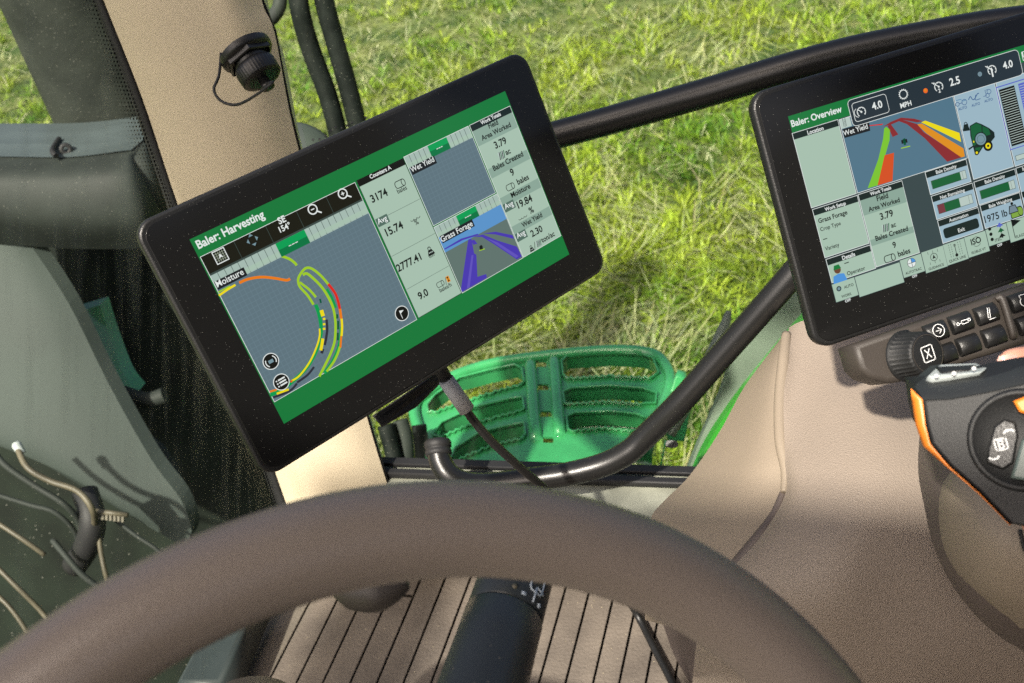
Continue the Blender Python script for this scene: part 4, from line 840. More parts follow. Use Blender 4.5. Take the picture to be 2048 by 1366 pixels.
panel('weight_panel', (1598, 240), (1905, 140), (1940, 318), (1640, 415), [('Bale Weighing', (1668, 264), (1845, 197), 'white', 0), ('1975 lb', (1635, 374), (1812, 320), 'ink', 0)], b2, True, 'blueg', bw)
panel('info_panel', b1(1875, 1150), b1(2160, 1062), b1(2200, 1235), b1(1915, 1325), [('Info', b1(1920, 1168), b1(1965, 1155), 'white', 0)], lambda x, y: (x, y), True, 'blueg')
panel('info_panel', (1920, 130), (2220, 40), (2255, 205), (1958, 310), [], b2, True, 'blueg')
# baler drawing
def bd(s, x0, y0, x1, y1):
    pg = lambda pts, c: s.poly([b1(*p) for p in pts], c)
    for p0, p1 in (((1483, 760), (1541, 740)), ((1573, 735), (1630, 715)), ((1660, 704), (1718, 687))): s.text('AUTO', b1(*p0), b1(*p1), 'navy')
    for c in ((1475, 715), (1522, 700)): s.ring(b1(*c), 4 if c[0] < 1500 else 5.5, 1.1, 'navy')
    s.line([b1(1465, 690), b1(1500, 680), b1(1505, 695), b1(1535, 685)], 1.2, 'bluel', False); s.line([b1(1485, 712), b1(1510, 704)], 1.1, 'navy', False)
    s.line([b1(1550, 685), b1(1563, 662), b1(1578, 682), b1(1592, 678), b1(1610, 645), b1(1622, 640)], 1.6, 'navy'); s.line([b1(1600, 650), b1(1598, 685), b1(1632, 676)], 1.3, 'navy')
    s.ring(b1(1680, 655), 4, 1.1, 'navy'); s.ring(b1(1690, 628), 4.5, 1.1, 'navy'); s.line([b1(1652, 662), b1(1672, 655), b1(1662, 620), b1(1680, 615)], 1.2, 'navy', False)
    pg(((1558, 862), (1602, 836), (1640, 850), (1690, 876), (1726, 905), (1730, 938), (1702, 975), (1690, 1015), (1650, 1005), (1618, 1055), (1596, 1060), (1580, 1000), (1563, 930)), 'gdark'); pg(((1548, 1018), (1582, 995), (1588, 1003), (1556, 1026)), 'ink'); s.up()
    pg(((1564, 866), (1602, 843), (1638, 857), (1640, 905), (1600, 990), (1585, 1000), (1570, 930)), 'bgreen'); pg(((1645, 862), (1688, 883), (1700, 920), (1670, 930), (1645, 900)), 'bgreen'); pg(((1596, 1012), (1640, 1005), (1612, 1048), (1600, 1052)), 'bgreen')
    s.up(); s.circ(b1(1633, 952), 14, 'gdark'); s.circ(b1(1683, 998), 10.5, 'ink'); s.circ(b1(1606, 1045), 5, 'ink'); pg(((1510, 885), (1555, 872), (1560, 893), (1513, 900)), 'gdark'); pg(((1517, 855), (1545, 846), (1556, 888), (1512, 898)), 'gdark'); s.ring(b1(1530, 848), 3, 1.4, 'ink'); s.up()
    s.circ(b1(1633, 952), 12, 'icon'); s.circ(b1(1683, 998), 6, 'yellow'); s.circ(b1(1606, 1045), 2.6, 'yellow'); pg(((1580, 965), (1588, 963), (1590, 975), (1582, 977)), 'yellow'); s.up()
    s.ring(b1(1633, 952), 8, .7, 'slate'); s.circ(b1(1683, 998), 2.6, 'ink', 12)
panel('baler_panel', b1(1447, 600), b1(1712, 520), b1(1860, 1136), b1(1580, 1228), [], lambda x, y: (x, y), False, 'blueg', bd)
def gp_(s, x0, y0, x1, y1):
    q0 = s.fr.uv(*b1(1757, 617)); q1 = s.fr.uv(*b1(1945, 952)); s.rect(q0.x - .0022, q1.y - .004, q0.x - .0016, q0.y + .002, 'blue'); s.rect(q0.x - .0022, q0.y + .0018, q0.x + .09, q0.y + .0026, 'blue'); s.rect(q0.x - .0022, q1.y - .0045, q1.x + .004, q1.y - .0038, 'blue')
    xw = .0135; xr = q0.x + xw
    s.rect(q0.x, q1.y - .002, xr, q0.y, 'black'); s.rect(xr + .0035, q1.y - .002, xr + .024, q0.y, 'blue'); s.up(); n = 24
    for i in range(1, n): y = q1.y - .002 + (q0.y - q1.y + .002) * i / n; s.rect(q0.x + .0005, y - .00022, xr - .0005, y + .00022, 'cell'); s.rect(xr + .004, y - .0002, xr + .0235, y + .0002, 'cell')
    p = s.fr.uv(*b1(1870, 1075)); s.rect(p.x, p.y - .003, p.x + .045, p.y + .001, 'rline'); s.up(); s.rect(p.x + .0003, p.y - .0027, p.x + .0447, p.y + .0007, 'cell')
panel('graph_panel', b1(1742, 560), b1(2200, 420), b1(2330, 990), b1(1865, 1134), [], lambda x, y: (x, y), False, 'blueg', gp_)
# pop-up speed bar
s = ui(); s.z = 8
x0, y0, x1, y1 = s.quad(b1(720, 690), b1(1885, 345), b1(1918, 510), b1(768, 868), 'popup', border='white', r=.003); s.up()
p0 = s.quad(b1(748, 715), b1(980, 645), b1(1010, 765), b1(785, 835), 'popup', border='white', r=.002); s.up()
for t, a, c in (('4.0', (895, 754), (965, 735)), ('MPH', (1087, 742), (1162, 722)), ('2.5', (1425, 592), (1493, 570)), ('4.0', (1787, 477), (1853, 457)), ('2', (1345, 637), (1360, 633)), ('1', (1710, 528), (1720, 525))): s.text(t, b1(*a), b1(*c), 'white', True)
for p, full in (((818, 767), 1), ((1345, 596), 0), ((1708, 483), 0)):
    s.ring(b1(*p), 9.2, 1.7, 'white', -50, 230); q = s.fr.uv(*b1(*p)); s.line2([(q.x - .0022, q.y + .0022), q], .0006, 'white'); s.circ2(q, .0008, 'white', 12)
    for a in range(-40, 230, 45): s.line2([(q.x + .0026 * math.cos(rad(a)), q.y + .0026 * math.sin(rad(a))), (q.x + .0034 * math.cos(rad(a)), q.y + .0034 * math.sin(rad(a)))], .0005, 'white')
    if full: s.ring(b1(p[0] - 20, p[1] + 5), 9, 1.2, 'white', 110, 260)
    else: s.line2([(q.x - .005, q.y + .0042), (q.x - .003, q.y + .0032)], .0006, 'white'); s.poly2([(q.x - .0030, q.y + .0044), (q.x - .0026, q.y + .0028), (q.x - .0042, q.y + .0026)], 'white')
s.ring(b1(1104, 647), 8.5, 1.7, 'white'); q = s.fr.uv(*b1(1104, 647)); k = s.scale(b1(1104, 647))
for a in range(0, 360, 24): s.line2([q + Vector((math.cos(rad(a)), math.sin(rad(a)))) * 9 * k, q + Vector((math.cos(rad(a)), math.sin(rad(a)))) * 10.8 * k], 1.5 * k, 'white')
s.circ(b1(1255, 623), 5, 'lamp'); s.circ(b1(1625, 510), 4.8, 'icon'); s.up(); s.circ(b1(1625, 510), 3.4, 'grey'); s.circ(b1(1253, 620), 2.2, 'amber', 12)
q = s.fr.uv(*b1(1920, 388)); s.rect(q.x - .001, q.y - .0035, q.x + .006, q.y + .0035, 'white', .0008); s.up(); s.rect(q.x - .0005, q.y - .003, q.x + .0055, q.y + .003, 'green', .0008); s.up(); s.text('1', b1(1918, 396), b1(1924, 394), 'white', True)
s.done('speed_bar', SC2)
# bottom tabs
tabs = [((442, 855), (618, 798), (648, 938), (477, 990)), ((622, 798), (968, 680), (1005, 830), (660, 958)), ((973, 672), (1135, 610), (1167, 750), (1003, 802)), ((1138, 608), (1305, 550), (1345, 710), (1178, 768)), ((1308, 548), (1470, 492), (1507, 650), (1345, 708)), ((1473, 490), (1637, 434), (1670, 590), (1510, 648)), ((1640, 430), (1800, 375), (1825, 505), (1668, 556)), ((1803, 372), (1980, 312), (2012, 470), (1835, 528)), ((1983, 310), (2160, 250), (2192, 408), (2015, 466))]
tt = [[('AUTO', (540, 887), (613, 864)), ('WORK', (520, 960), (598, 934))], [], [('AUTOTRAC', (1018, 780), (1143, 737))], [('GUIDANCE', (1198, 744), (1317, 707))], [('QUICK LINE', (1358, 685), (1488, 642))], [('ISOBUS VT', (1533, 620), (1643, 582))], [('ITEC', (1715, 522), (1767, 507))], [('FLAGS', (1878, 497), (1945, 470))], []]
for i, (tq, tx) in enumerate(zip(tabs, tt)):
    s = ui(); s.z = 2; s.quad(*[b2(*p) for p in tq], 'pale', border='slate'); s.up()
    for t, a, c in tx: s.text(t, b2(*a), b2(*c), 'ink')
    if i == 0: s.circ(b2(497, 887), 5.4, 'slate'); s.up(); s.circ(b2(497, 887), 3, 'icon')
    if i == 2:
        p = b2(1063, 685); s.circ(p, 9.6, 'rline'); s.up(); s.circ(p, 8.8, 'white'); s.up(); q = s.fr.uv(*p); k = s.scale(p) * 8.8; s.poly2([q] + [(q.x + k * math.cos(a), q.y + k * math.sin(a)) for a in np.linspace(0, math.pi / 2, 10)], 'bluec'); s.up(); s.line2([(q.x - k, q.y), (q.x + k, q.y)], .0004, 'rline'); s.line2([(q.x, q.y - k), (q.x, q.y + k)], .0004, 'rline')
    if i == 3:
        p = b2(1237, 640); s.ring(p, 7.5, 1, 'ink'); q = s.fr.uv(*p); s.poly2([(q.x - .0015, q.y - .0015), (q.x, q.y - .0008), (q.x + .0015, q.y - .0015), (q.x, q.y + .002)], 'ink')
        for dx in (-.0042, 0, .0042): s.line2([(q.x + dx, q.y + .003 if not dx else q.y + .003), (q.x + dx, q.y + .0052)], .0003, 'ink'); s.line2([(q.x + dx, q.y - .003), (q.x + dx, q.y - .005)], .0003, 'ink')
    if i == 4:
        q = s.fr.uv(*b2(1405, 580))
        for dx in (-.005, -.003, .003, .005):
            for j in range(6): s.rect(q.x + dx - .00018, q.y - .005 + j * .0018, q.x + dx + .00018, q.y - .004 + j * .0018, 'rline')
        s.circ2(q + Vector((0, -.0045)), .0013, 'ink', 14); s.line2([(q.x, q.y - .004), (q.x, q.y + .004)], .0005, 'ink'); s.ring(b2(1397, 548), 2.2, .9, 'ink')
    if i == 5:
        s.text('ISO', b2(1530, 550), b2(1608, 522), 'ink', True)
        for sg in (0, 180): s.ring(b2(1568, 520), 9.5, .8, 'ink', 35 + sg, 145 + sg)
    if i == 6:
        q = s.fr.uv(*b2(1725, 450))
        for j in range(3): s.circ2(q + Vector((-.005, -.004 + j * .0042)), .0014, 'ink', 12); y = q.y - .0045 + j * .0042; s.poly2([(q.x + .001, y), (q.x + .007, y), (q.x + .004, y + .003)], ('ink', 'bgreen', 'blue')[j]); s.rect(q.x + .0033, y - .0008, q.x + .0047, y, ('ink', 'bgreen', 'blue')[j])
    if i == 7:
        q = s.fr.uv(*b2(1870, 410)); s.line2([(q.x - .002, q.y - .008), (q.x - .002, q.y + .007)], .0005, 'ink'); s.poly2([(q.x - .002, q.y + .007), (q.x + .006, q.y + .004), (q.x - .002, q.y + .001)], 'ink')
    s.done('tab', SC2)

# display bracket and cable
bk = thing('display_bracket', P(800, 810, .95), 'black bracket sticking out under the left display', 'bracket')
b = MB(); b.prism([P(744, 832, .92), P(763, 855, .92), P(830, 816, .935), P(885, 762, .95), P(880, 735, .95), P(850, 760, .94)], cF * .03, bev=.002); b.build('arm', m_black, bk)
b = MB(); b.prism([P(752, 828, .918), P(757, 834, .918), P(850, 773, .936), P(856, 763, .936)], cF * .002); b.build('groove', m_rail, bk)
b = MB(); b.tube([P(720, 690, .96), P(690, 640, 1.02), P(650, 600, 1.10)], .02, 14); b.build('pillar_mount', m_black, bk)
cb = thing('display_cable', P(1100, 985, 1.02), 'black cable with grey sleeve hanging from the left display', 'cable')
b = MB(); b.tube([P(868, 715, .92), P(885, 748, .925), P(915, 792, .93), P(945, 838, .94), P(985, 884, .96), P(1040, 935, .99), P(1095, 985, 1.02), P(1170, 1080, 1.08), P(1225, 1150, 1.11), Pz(1272, 1225, ZF + .02), Pz(1308, 1295, ZF + .014), Pz(1345, 1366, ZF + .014), Pz(1400, 1480, ZF + .014)], .0043, 14); b.build('cord', m_black, cb)
b = MB(); b.tube([P(892, 760, .926), P(934, 820, .937)], .0078, 16, 1); b.build('sleeve', m_label, cb)
b = MB(); b.tube([P(866, 712, .92), P(892, 758, .926)], .0064, 14, 1); b.build('plug', m_rubber, cb)

# ------------------------------------------------------------------ side console
cs = thing('side_console', P(1700, 1200, .85), 'beige grained side console right of the steering wheel', 'console')
body = [[(1578, 655, 1.0), (1610, 640, .99), (1700, 620, .97), (1850, 590, .96), (2250, 540, .97)],
        [(1574, 700, .965), (1606, 720, .955), (1700, 720, .93), (1850, 700, .925), (2250, 660, .93)],
        [(1567, 800, .925), (1600, 815, .915), (1700, 815, .885), (1850, 800, .88), (2250, 780, .89)],
        [(1570, 920, .885), (1602, 920, .870), (1700, 920, .845), (1840, 900, .84), (2250, 900, .85)],
        [(1570, 990, .865), (1600, 1000, .845), (1700, 1020, .815), (1840, 1010, .81), (2250, 1010, .82)],
        [(1520, 1075, .85), (1560, 1085, .83), (1680, 1110, .80), (1840, 1110, .80), (2250, 1110, .81)],
        [(1455, 1150, .85), (1500, 1175, .83), (1650, 1210, .80), (1830, 1220, .80), (2250, 1220, .81)],
        [(1400, 1250, .87), (1450, 1290, .85), (1620, 1330, .82), (1820, 1340, .81), (2250, 1340, .82)],
        [(1380, 1420, .90), (1440, 1450, .88), (1610, 1500, .85), (1810, 1500, .84), (2250, 1500, .85)]]
b = MB(); g_ = loft(body, 6); b.grid(g_); b.grid([[r[0], r[0] + cF * .25 + cR * .12] for r in g_]); b.build('grained_body', m_console, cs)
sp = [[(1562, 676, 1.0), (1568, 672, .985), (1577, 672, .985)],
      [(1490, 772, 1.02), (1545, 745, .965), (1573, 740, .955)],
      [(1440, 862, 1.02), (1520, 840, .945), (1563, 830, .925)],
      [(1380, 950, 1.02), (1490, 930, .93), (1562, 905, .902)],
      [(1330, 1000, 1.0), (1460, 1000, .915), (1568, 975, .885)],
      [(1300, 1040, .98), (1410, 1070, .905), (1530, 1050, .870)],
      [(1290, 1120, .97), (1370, 1150, .90), (1470, 1125, .868)],
      [(1290, 1240, .98), (1350, 1250, .91), (1405, 1215, .880)]]
b = MB(); g_ = loft(sp, 6); b.grid(g_); b.grid([[r[0], r[0] + cF * .12 + cR * .08] for r in g_]); pn = b.build('side_panel', m_panel, cs)
b = MB(); b.tube([P(1573, 668, .988), P(1568, 720, .962), P(1561, 800, .932), P(1562, 880, .905), P(1572, 940, .888), P(1568, 985, .878)], [.0045, .006, .006, .006, .005, .003], 14); b.build('edge_bead', m_panel, cs)
b = MB(); b.tube([P(1570, 978, .886), P(1550, 1030, .876), P(1525, 1068, .868), P(1480, 1122, .868), P(1420, 1195, .876), P(1380, 1260, .89)], [.003, .005, .006, .006, .006, .006], 12); b.build('panel_gap', m_taupe2, cs)
b = MB(); b.grid(loft([[(1580, 1270, .98), (1400, 1240, 1.0), (1330, 1215, 1.04), (1310, 1200, 1.10)], [(1580, 1330, .98), (1400, 1330, 1.0), (1370, 1330, 1.06), (1355, 1330, 1.12)], [(1580, 1480, .98), (1420, 1480, 1.02), (1430, 1480, 1.08), (1420, 1480, 1.15)]], 5)); b.build('base_trim', m_taupe2, cs)
# armrest pod
ap = thing('armrest_pod', P(1990, 1200, .62), 'rounded taupe armrest pod under the control lever', 'armrest')
pod = [[(1905, 820, .70), (1950, 760, .70), (2060, 730, .70), (2300, 700, .70)],
       [(1850, 830, .72), (1890, 850, .665), (2020, 850, .635), (2300, 830, .63)],
       [(1836, 930, .71), (1868, 960, .65), (1990, 980, .61), (2300, 960, .60)],
       [(1848, 1010, .70), (1872, 1070, .645), (1990, 1110, .60), (2300, 1100, .585)],
       [(1862, 1060, .70), (1900, 1160, .65), (2010, 1220, .61), (2300, 1230, .59)],
       [(1900, 1140, .71), (1960, 1240, .67), (2060, 1290, .64), (2300, 1310, .62)],
       [(1990, 1230, .74), (2030, 1290, .72), (2120, 1330, .69), (2300, 1350, .67)]]
b = MB(); b.grid(loft(pod, 6)); b.build('back_shell', m_taupe2, ap)
pod2 = [[(1925, 905, .655), (1960, 900, .63), (2060, 890, .61), (2300, 880, .60)],
        [(1880, 960, .655), (1910, 965, .62), (2040, 970, .59), (2300, 960, .58)],
        [(1868, 1040, .655), (1905, 1060, .615), (2030, 1080, .575), (2300, 1080, .56)],
        [(1880, 1110, .66), (1930, 1160, .62), (2040, 1190, .585), (2300, 1200, .57)],
        [(1925, 1185, .675), (1990, 1240, .64), (2080, 1262, .61), (2300, 1280, .59)]]
b = MB(); b.grid(loft(pod2, 6)); b.build('front_shell', m_panel, ap)
b = MB(); b.tube([P(2040, 1060, .566), P(2050, 1100, .566), P(2075, 1135, .566)], .0012, 8); b.build('seam', m_rubber, ap)

# ------------------------------------------------------------------ button strip under the right display
KF = Frame(P(1880, 690, .725), u2, (n2 + UPZ * .25).normalized())
kp = thing('button_strip', KF.o, 'taupe control strip with black buttons under the right display', 'control strip')
KQ = lambda x, y, z=0: KF.w(*KF.uv(x, y), z)
b = MB(); ol = [(1708, 690), (1722, 738), (1740, 755), (1775, 766), (1800, 764), (2120, 668), (2300, 612), (2270, 500), (2048, 570), (1850, 640)]
b.prism([KQ(x, y, -.03) for x, y in ol][::-1], KF.n * .03, bev=.004); b.build('housing', m_taupe, kp)
b = MB(); b.tube([KQ(1993, 598, .0005), KQ(2000, 600, .003), KQ(2020, 665, .003), KQ(2024, 672, .0005)], .0028, 10); b.build('divider', m_taupe, kp)
kn = MB(); kc = KQ(1816, 712, -.002); ka = (KF.n + (KQ(1846, 712) - KQ(1816, 712)).normalized() * .25).normalized()
kn.lathe(kc, ka, [(0, .019), (.002, .019), (.003, .0172), (.018, .0162), (.020, .015), (.0205, .0137), (.0205, 0)], 90, mod=lambda i, j: (.93 if j % 3 == 0 else 1) if i in (2, 3) else 1, ref=u2)
ko = kn.build('knob', m_lever, kp)
def print_on(fr_o, fu, fv, fn, strokes, w_, name, parent, m=m_white):
    b = MB()
    for st in strokes:
        pts = [fr_o + fu * a + fv * c for a, c in st]
        for i in range(len(pts) - 1):
            t = (pts[i + 1] - pts[i]).normalized(); q = fn.cross(t) * w_ / 2; a, c = pts[i] - t * w_ * .3, pts[i + 1] + t * w_ * .3
            b.add([a - q, c - q, c + q, a + q, a - q + fn * .0002, c - q + fn * .0002, c + q + fn * .0002, a + q + fn * .0002], [(4, 5, 6, 7), (0, 1, 5, 4), (1, 2, 6, 5), (2, 3, 7, 6), (3, 0, 4, 7)], 0, False)
    return b.build(name, m, parent)
def arc(cx, cy, r, a0, a1, n=16): return [(cx + r * math.cos(rad(a0 + (a1 - a0) * i / n)), cy + r * math.sin(rad(a0 + (a1 - a0) * i / n))) for i in range(n + 1)]
kt = kc + ka * .0207; ku = (u2 - ka * u2.dot(ka)).normalized(); kv = ka.cross(ku)
def rr_(w_, h, r): p = roundrect(-w_, -h, w_, h, r, 4); return p + [p[0]]
print_on(kt, ku, kv, ka, [rr_(.0052, .0055, .0015), [(-.0022, -.003), (.0022, .003)], [(-.0022, .003), (.0022, -.003)]], .0008, 'knob_symbol', ko)
print_on(kt, ku, kv, ka, [arc(0, 0, .0135, 0, 360, 30)], .0004, 'knob_ring', ko, m_taupe)
icons = {0: [arc(0, 0, .0045, 0, 360, 24), [(-.0022, 0), (.002, 0)], [(0, .0022), (.0024, 0), (0, -.0022)]],
         1: [[(-.004, -.0006), (-.0018, -.0006)], [(-.0018, -.0016), (.0032, -.0016), (.0032, .0008), (-.0018, .0008), (-.0018, -.0016)], arc(-.005, -.0006, .001, 0, 360, 10), arc(.0044, .0, .001, 0, 360, 10)],
         2: [[(-.0022, -.003), (-.0004, .004), (.001, .0036), (-.0006, -.0036), (-.0022, -.003)], [(-.002, -.0046), (.0036, -.0046)]],
         3: [arc(0, -.0012, .0032, 125, 415, 20), [(-.0018, .0014), (-.0026, .0042), (.0026, .0042), (.0018, .0014)]], 4: [[(-.003, -.004), (0, .003), (.002, .001)]]}
btns = [(1868, 663), (1918, 645), (1969, 628), (1886, 707), (1933, 689), (1984, 672), (2037, 603), (2052, 648), (2088, 586), (2104, 631)]
def btn_mesh():
    b = MB(); rows = []; hw, hh = .0083, .0065
    for y, z in ((-hh, 0), (-hh, .0035), (-hh * .8, .0052), (-hh * .2, .0058), (hh * .4, .0052), (hh * .85, .0034), (hh, .0012), (hh, 0)):
        rows.append([Vector((-hw, y, 0)), Vector((-hw, y, z * .85)), Vector((-hw * .93, y, z)), Vector((hw * .93, y, z)), Vector((hw, y, z * .85)), Vector((hw, y, 0))])
    b.grid(rows); return b.mesh('button')
bmsh = btn_mesh(); bmsh.materials.append(m_black); lb = KF.mw().to_3x3().to_4x4()
for i, (x, y) in enumerate(btns):
    o = bpy.data.objects.new('button', bmsh); COL.objects.link(o); o.parent = kp; q = KF.uv(x, y); o.matrix_basis = Matrix.Translation(KF.u * q.x + KF.v * q.y) @ lb
    ic = {0: 0, 1: 1, 2: 2, 6: 3, 7: 4}.get(i)
    if ic is not None:
        b = MB()
        for stq in icons[ic]:
            pts = [Vector((a, c, .0062)) for a, c in stq]
            b.tube(pts, .00032, 6, 1)
        b.build('button_symbol', m_white, o, world=False)

# ------------------------------------------------------------------ control lever
LF = Frame(P(1950, 900, .50), cR * .98 + cU * .2, -ray(1950, 900) * .95 + cR * -.12 + UPZ * -.05)
lv = thing('control_lever', P(2000, 1060, .5), 'black control lever with orange edge and round button cluster', 'lever')
LQ = lambda x, y, z=0: LF.w(*LF.uv(x, y), z)
face = [(1846, 797), (1900, 795), (1977, 781), (2048, 765), (2140, 750), (2210, 800), (2230, 900), (2190, 1000), (2120, 1050), (2050, 1056), (2022, 1050), (1960, 985), (1900, 932), (1863, 888), (1853, 850)]
fpts = [LQ(*p) for p in face]
E_ = Vector((.10, .9, -.25)).normalized() * .03
b = MB(); b.prism(fpts, E_, bev=.0018); b.build('grip', m_lever, lv)
b = MB(); topf = [(1824, 775), (1832, 757), (1859, 731), (1898, 724), (1972, 737), (2048, 721), (2150, 712), (2210, 795), (2140, 752), (2048, 767), (1977, 783), (1900, 797), (1846, 799)]
tp = []
DL = lambda x, y, o: P(x, y, (LQ(x, y) - CAM).dot(cF) + o)
b.grid([[DL(1846, 800, -.001), DL(1900, 798, -.001), DL(1977, 784, -.001), DL(2048, 768, -.001), DL(2140, 753, -.001)],
        [DL(1838, 785, .002), DL(1900, 783, .002), DL(1977, 769, .002), DL(2048, 752, .002), DL(2140, 735, .002)],
        [DL(1828, 772, .012), DL(1895, 765, .012), DL(1970, 752, .012), DL(2048, 732, .012), DL(2150, 716, .012)],
        [DL(1836, 752, .026), DL(1880, 735, .026), DL(1972, 738, .022), DL(2050, 720, .026), DL(2155, 708, .026)],
        [DL(1862, 731, .042), DL(1905, 727, .042), DL(1972, 738, .05), DL(2050, 724, .042), DL(2155, 712, .042)]])
b.build('top_cap', mat('grey_soft_plastic', (.022, .024, .024), .5, bump=('n', 1500, .2, .001), dust=.1), lv)
b = MB(); ob = [(1823, 777), (1846, 799), (1852, 850), (1862, 888), (1899, 932), (1959, 985), (2021, 1050)]; oc = [(1822, 782), (1822, 800), (1830, 850), (1845, 893), (1888, 931), (1953, 986), (2019, 1051)]
b.grid([[LQ(x, y, .0012) for x, y in ob], [LQ((x * 2 + a) / 3, (y * 2 + c) / 3, .002) for (x, y), (a, c) in zip(ob, oc)], [LQ(x, y, -.002) for x, y in oc], [LQ(x + 8, y + 2, -.022) for x, y in oc]]); b.build('orange_trim', m_orange, lv)
b = MB(); b.prism([DL(1856, 752, .013), DL(1868, 758, .011), DL(1962, 744, .011), DL(1974, 736, .016), DL(1952, 726, .030), DL(1880, 729, .030)], cU * -.003 + cF * .004, bev=.0006); dp = b.build('thumb_pad', m_silver, lv)
b = MB(); b.prism([DL(1872, 733, .024), DL(1952, 729, .024), DL(1938, 738, .015), DL(1882, 743, .015)], cU * -.003, bev=.0005); b.build('pad_window', m_lever, dp)
for px_, py_ in ((1873, 752), (1908, 747), (1948, 737)):
    b = MB(); b.lathe(DL(px_, py_, .008), LF.n, [(0, .0011), (.0006, .0011), (.0008, 0)], 12); b.build('pad_mark', m_white, dp)
rc = LQ(2046, 880, .0005)
b = MB(); b.lathe(rc, LF.n, [(-.002, .0255), (.002, .025), (.003, .0235), (.0025, .022), (.0005, .0212), (.0005, 0)], 48); b.build('button_ring', m_lever, lv)
b = MB(); b.prism([LQ(x, y, .001) for x, y in ((1990, 852), (2010, 838), (2032, 845), (2038, 870), (2028, 925), (2008, 938), (1975, 925), (1978, 895))][::-1], LF.n * .0035, bev=.001); rk = b.build('rocker', m_black, lv)
lu, lvv = LF.u, LF.v
qo = LQ(2004, 888, .0048); pu = (LQ(2030, 880) - LQ(1990, 888)).normalized(); pv = LF.n.cross(pu)
print_on(qo, pu, pv, LF.n, [rr_(.0027, .0027, .0008), [(-.0011, -.0018), (-.0011, .0018), (.0006, .0018), (.0011, .001), (.0004, .0001), (.0012, -.0009), (.0006, -.0018), (-.0011, -.0018)], [(-.0011, 0), (.0004, 0)]], .0006, 'rocker_symbol', rk)
print_on(LQ(2019, 862, .0048), pu, pv, LF.n, [[(-.0022, -.0004), (-.0011, .0005), (.0011, .0005), (.0022, -.0004)]], .0009, 'rocker_symbol', rk)
print_on(LQ(1991, 915, .0048), pu, pv, LF.n, [[(-.0022, .0004), (-.0011, -.0005), (.0011, -.0005), (.0022, .0004)]], .0009, 'rocker_symbol', rk)
b = MB(); b.prism([LQ(x, y, .001) for x, y in ((2044, 880), (2060, 868), (2095, 868), (2100, 950), (2062, 962), (2022, 955), (2030, 930))][::-1], LF.n * .005, bev=.0015); b.build('soft_button', m_lens, lv)
b = MB(); b.prism([LQ(x, y, .001) for x, y in ((2028, 802), (2055, 792), (2085, 790), (2090, 822), (2060, 830), (2040, 824))][::-1], LF.n * .006, bev=.0015); b.build('orange_button', m_orange, lv)
b = MB(); b.tube([LQ(2170, 990, -.02), P(2190, 1060, .54), P(2200, 1150, .575)], [.018, .016, .02], 18); b.build('stem', m_rubber, lv)

# ------------------------------------------------------------------ hand on the lever
pe = thing('person', P(2330, 1000, .55), 'bare right hand closed on the control lever at the picture edge', 'person')
J = []; Ed = []; Rd = []
def jt(p, r, par=None):
    J.append(p - pe.location); Rd.append(r)
    if par is not None: Ed.append((par, len(J) - 1))
    return len(J) - 1
palm = jt(P(2300, 900, .545), .026); wr = jt(P(2420, 1080, .58), .026, palm); fa = jt(P(2560, 1290, .62), .034, wr); fb = jt(P(2760, 1560, .68), .042, fa)
def finger(pts, r0): 
    par = palm
    for i, p in enumerate(pts): par = jt(P(*p), r0 * (1 - .11 * i), par)
    return par
finger([(2255, 770, .545), (2170, 716, .55), (2080, 713, .545), (2003, 722, .538)], .0095)
finger([(2285, 820, .535), (2265, 770, .50), (2210, 800, .475), (2185, 850, .47)], .0095)
finger([(2300, 880, .53), (2290, 860, .49), (2240, 890, .468), (2205, 930, .47)], .009)
finger([(2310, 940, .53), (2300, 940, .49), (2250, 970, .47), (2215, 1000, .475)], .008)
finger([(2290, 1000, .55), (2210, 1060, .535), (2120, 1062, .51), (2058, 1042, .488)], .0105)
me = bpy.data.meshes.new('hand'); me.from_pydata([tuple(p) for p in J], Ed, []); me.update()
ho = put('hand', me, [m_skin], pe)
sk = ho.modifiers.new('skin', 'SKIN')
if not me.skin_vertices: pass
for i, sv in enumerate(me.skin_vertices[0].data if me.skin_vertices else []): sv.radius = (Rd[i], Rd[i])
if me.skin_vertices: me.skin_vertices[0].data[0].use_root = True
ss_ = ho.modifiers.new('sub', 'SUBSURF'); ss_.levels = 2; ss_.render_levels = 2
b = MB(); b.grid(loft([[(1998, 712, .530), (1994, 722, .531)], [(2015, 709, .529), (2014, 722, .5285)], [(2034, 710, .531), (2034, 720, .530)]], 4)); b.build('nail', m_nail, pe)

# ------------------------------------------------------------------ steering wheel and stalk
wc = CAM + cR * -.02 - cU * .262 + cF * .314; wnrm = (cR * .385 - cU * -.148 - cF).normalized()
wh = thing('steering_wheel', wc, 'thick brown steering wheel rim in the foreground', 'steering wheel')
a = wnrm.orthogonal().normalized(); c2 = wnrm.cross(a)
b = MB(); rows = []
for i in range(160):
    t = 2 * math.pi * i / 160; d = a * math.cos(t) + c2 * math.sin(t)
    rows.append([wc + d * (.2 + .0165 * math.cos(2 * math.pi * j / 28)) + wnrm * (.0165 * math.sin(2 * math.pi * j / 28)) for j in range(28)])
rows.append(rows[0]); b.grid(rows, 0, True, True); b.build('rim', m_wheel, wh)
b = MB(); b.lathe(wc - wnrm * .05, wnrm, [(0, .05), (.03, .055), (.045, .05), (.05, .035), (.052, 0)], 40); b.build('hub', m_wheel, wh)
dn = (-UPZ - wnrm * (-UPZ).dot(wnrm)).normalized(); sd_ = wnrm.cross(dn)
for ang in (0, 75, -75):
    d = dn * math.cos(rad(ang)) + sd_ * math.sin(rad(ang)); b = MB(); b.tube([wc - wnrm * .02 + d * .04, wc - wnrm * .02 + d * .12, wc + d * .192], [.018, .012, .012], 14); b.build('spoke', m_wheel, wh)
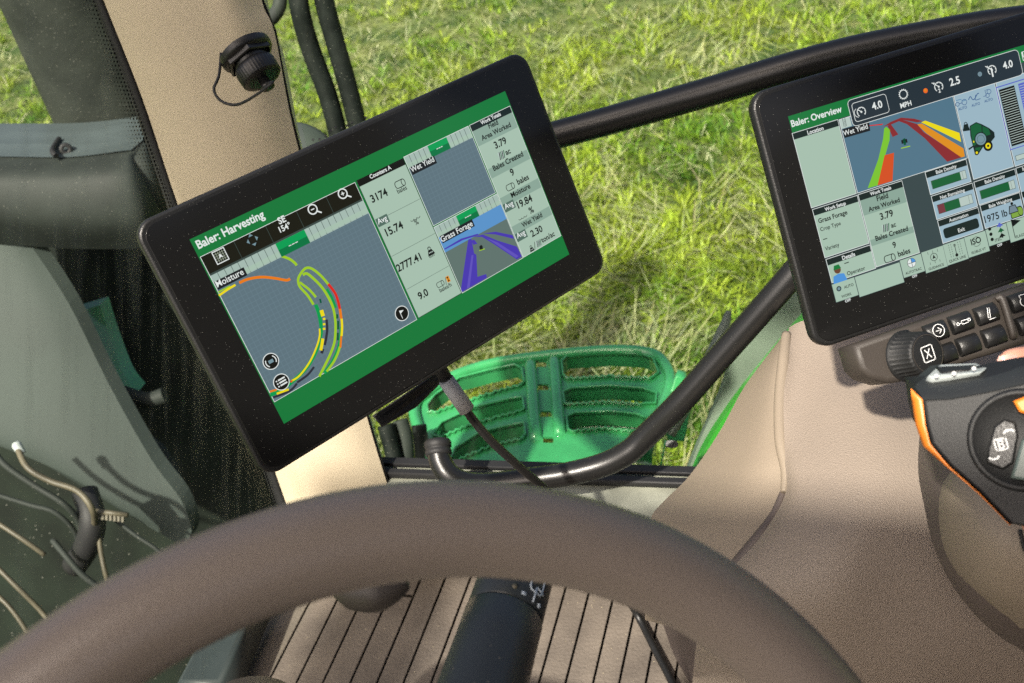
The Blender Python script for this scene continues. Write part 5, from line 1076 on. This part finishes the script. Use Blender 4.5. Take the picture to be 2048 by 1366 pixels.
b = MB(); b.tube([P(660, 1150, .475), P(710, 1172, .47), P(760, 1176, .465), P(815, 1160, .465)], [.005, .011, .011, .004], 14); b.build('rim_underside_bump', m_taupe, wh)  # bump in a darker material than the rim, for its shaded underside
b = MB(); b.lathe(wc - wnrm * .05, -wnrm, [(0, .045), (.3, .05), (.5, .06)], 30); tag(b.build('steering_column', m_taupe, org=wc), 'taupe steering column under the wheel hub', 'steering column')
stt = thing('wiper_stalk', P(1030, 1150, .56), 'thick black wiper stalk below the steering wheel rim', 'stalk')
A_, B_, C_ = P(1046, 1110, .575), P(1010, 1240, .545), P(950, 1425, .50); sx = (C_ - A_).normalized()
LA = (B_ - A_).length; LB_ = (C_ - B_).dot(sx)
b = MB(); b.lathe(A_, sx, [(-.004, .017), (0, .0205), (LA - .0015, .0212), (LA - .0005, .0205)], 40); m_stalk = mat('dark_grey_stalk', (.032, .038, .040), .40, bump=('n', 900, .15, .001), dust=.05, dscale=300, dcol=(.12, .11, .09)); b.build('turning_end', m_stalk, stt)
b = MB(); b.lathe(A_ + sx * LA, sx, [(0, .0206), (.001, .0216), (.02, .0220), (LB_, .0232)], 40); b.build('grip', m_stalk, stt)
tv = (CAM - B_); tv = (tv - sx * tv.dot(sx)).normalized(); sdv = sx.cross(tv)
if sdv.dot(cR) < 0: sdv = -sdv
def on(a_deg, h): dr = tv * math.cos(rad(a_deg)) + sdv * math.sin(rad(a_deg)); return A_ + sx * h + dr * .0216
def sprint(strokes, name, w_=.0006):
    b = MB()
    for stq in strokes: b.tube([on(x, LA + y) for x, y in stq], w_, 6, 1)
    b.build(name, mat('pale_blue_print', (.45, .52, .58), .5) if 'pale_blue_print' not in MATS else MATS['pale_blue_print'], stt)
sprint([[(24, -.0195), (34, -.0195), (44, -.0195), (47, -.018), (47, -.0105), (44, -.009), (36, -.009), (27, -.009), (24, -.0105), (24, -.0195)], [(35, -.012), (35, -.0025)], [(35, -.012), (43, -.0117), (52, -.0112)]], 'wiper_symbol', .0006)
sprint([[(14, -.0035), (21, -.0035)], [(14, -.0045), (21, -.0045)]], 'interval_mark'); sprint([[(46, -.0035), (48, -.0028), (50, -.0035), (48, -.0042), (46, -.0035)]], 'dot_mark', .0009)
b = MB(); b.lathe(on(2, LA - .006), tv, [(-.001, .0015), (.0004, .0015), (.0006, 0)], 10); b.build('paint_speck', m_hosetan, stt)
# dark pedal box edge at left
b = MB(); b.prism([Pz(380, 1420, ZF + .02), Pz(470, 1240, ZF + .02), Pz(545, 1235, ZF + .02), Pz(470, 1420, ZF + .02)], UPZ * .05, bev=.006); tag(b.build('pedal_box', mat('dark_green_grey', (.03, .04, .04), .5, var=.2), org=Pz(470, 1300, ZF)), 'dark grey green pedal box edge at the left of the floor', 'pedal box')
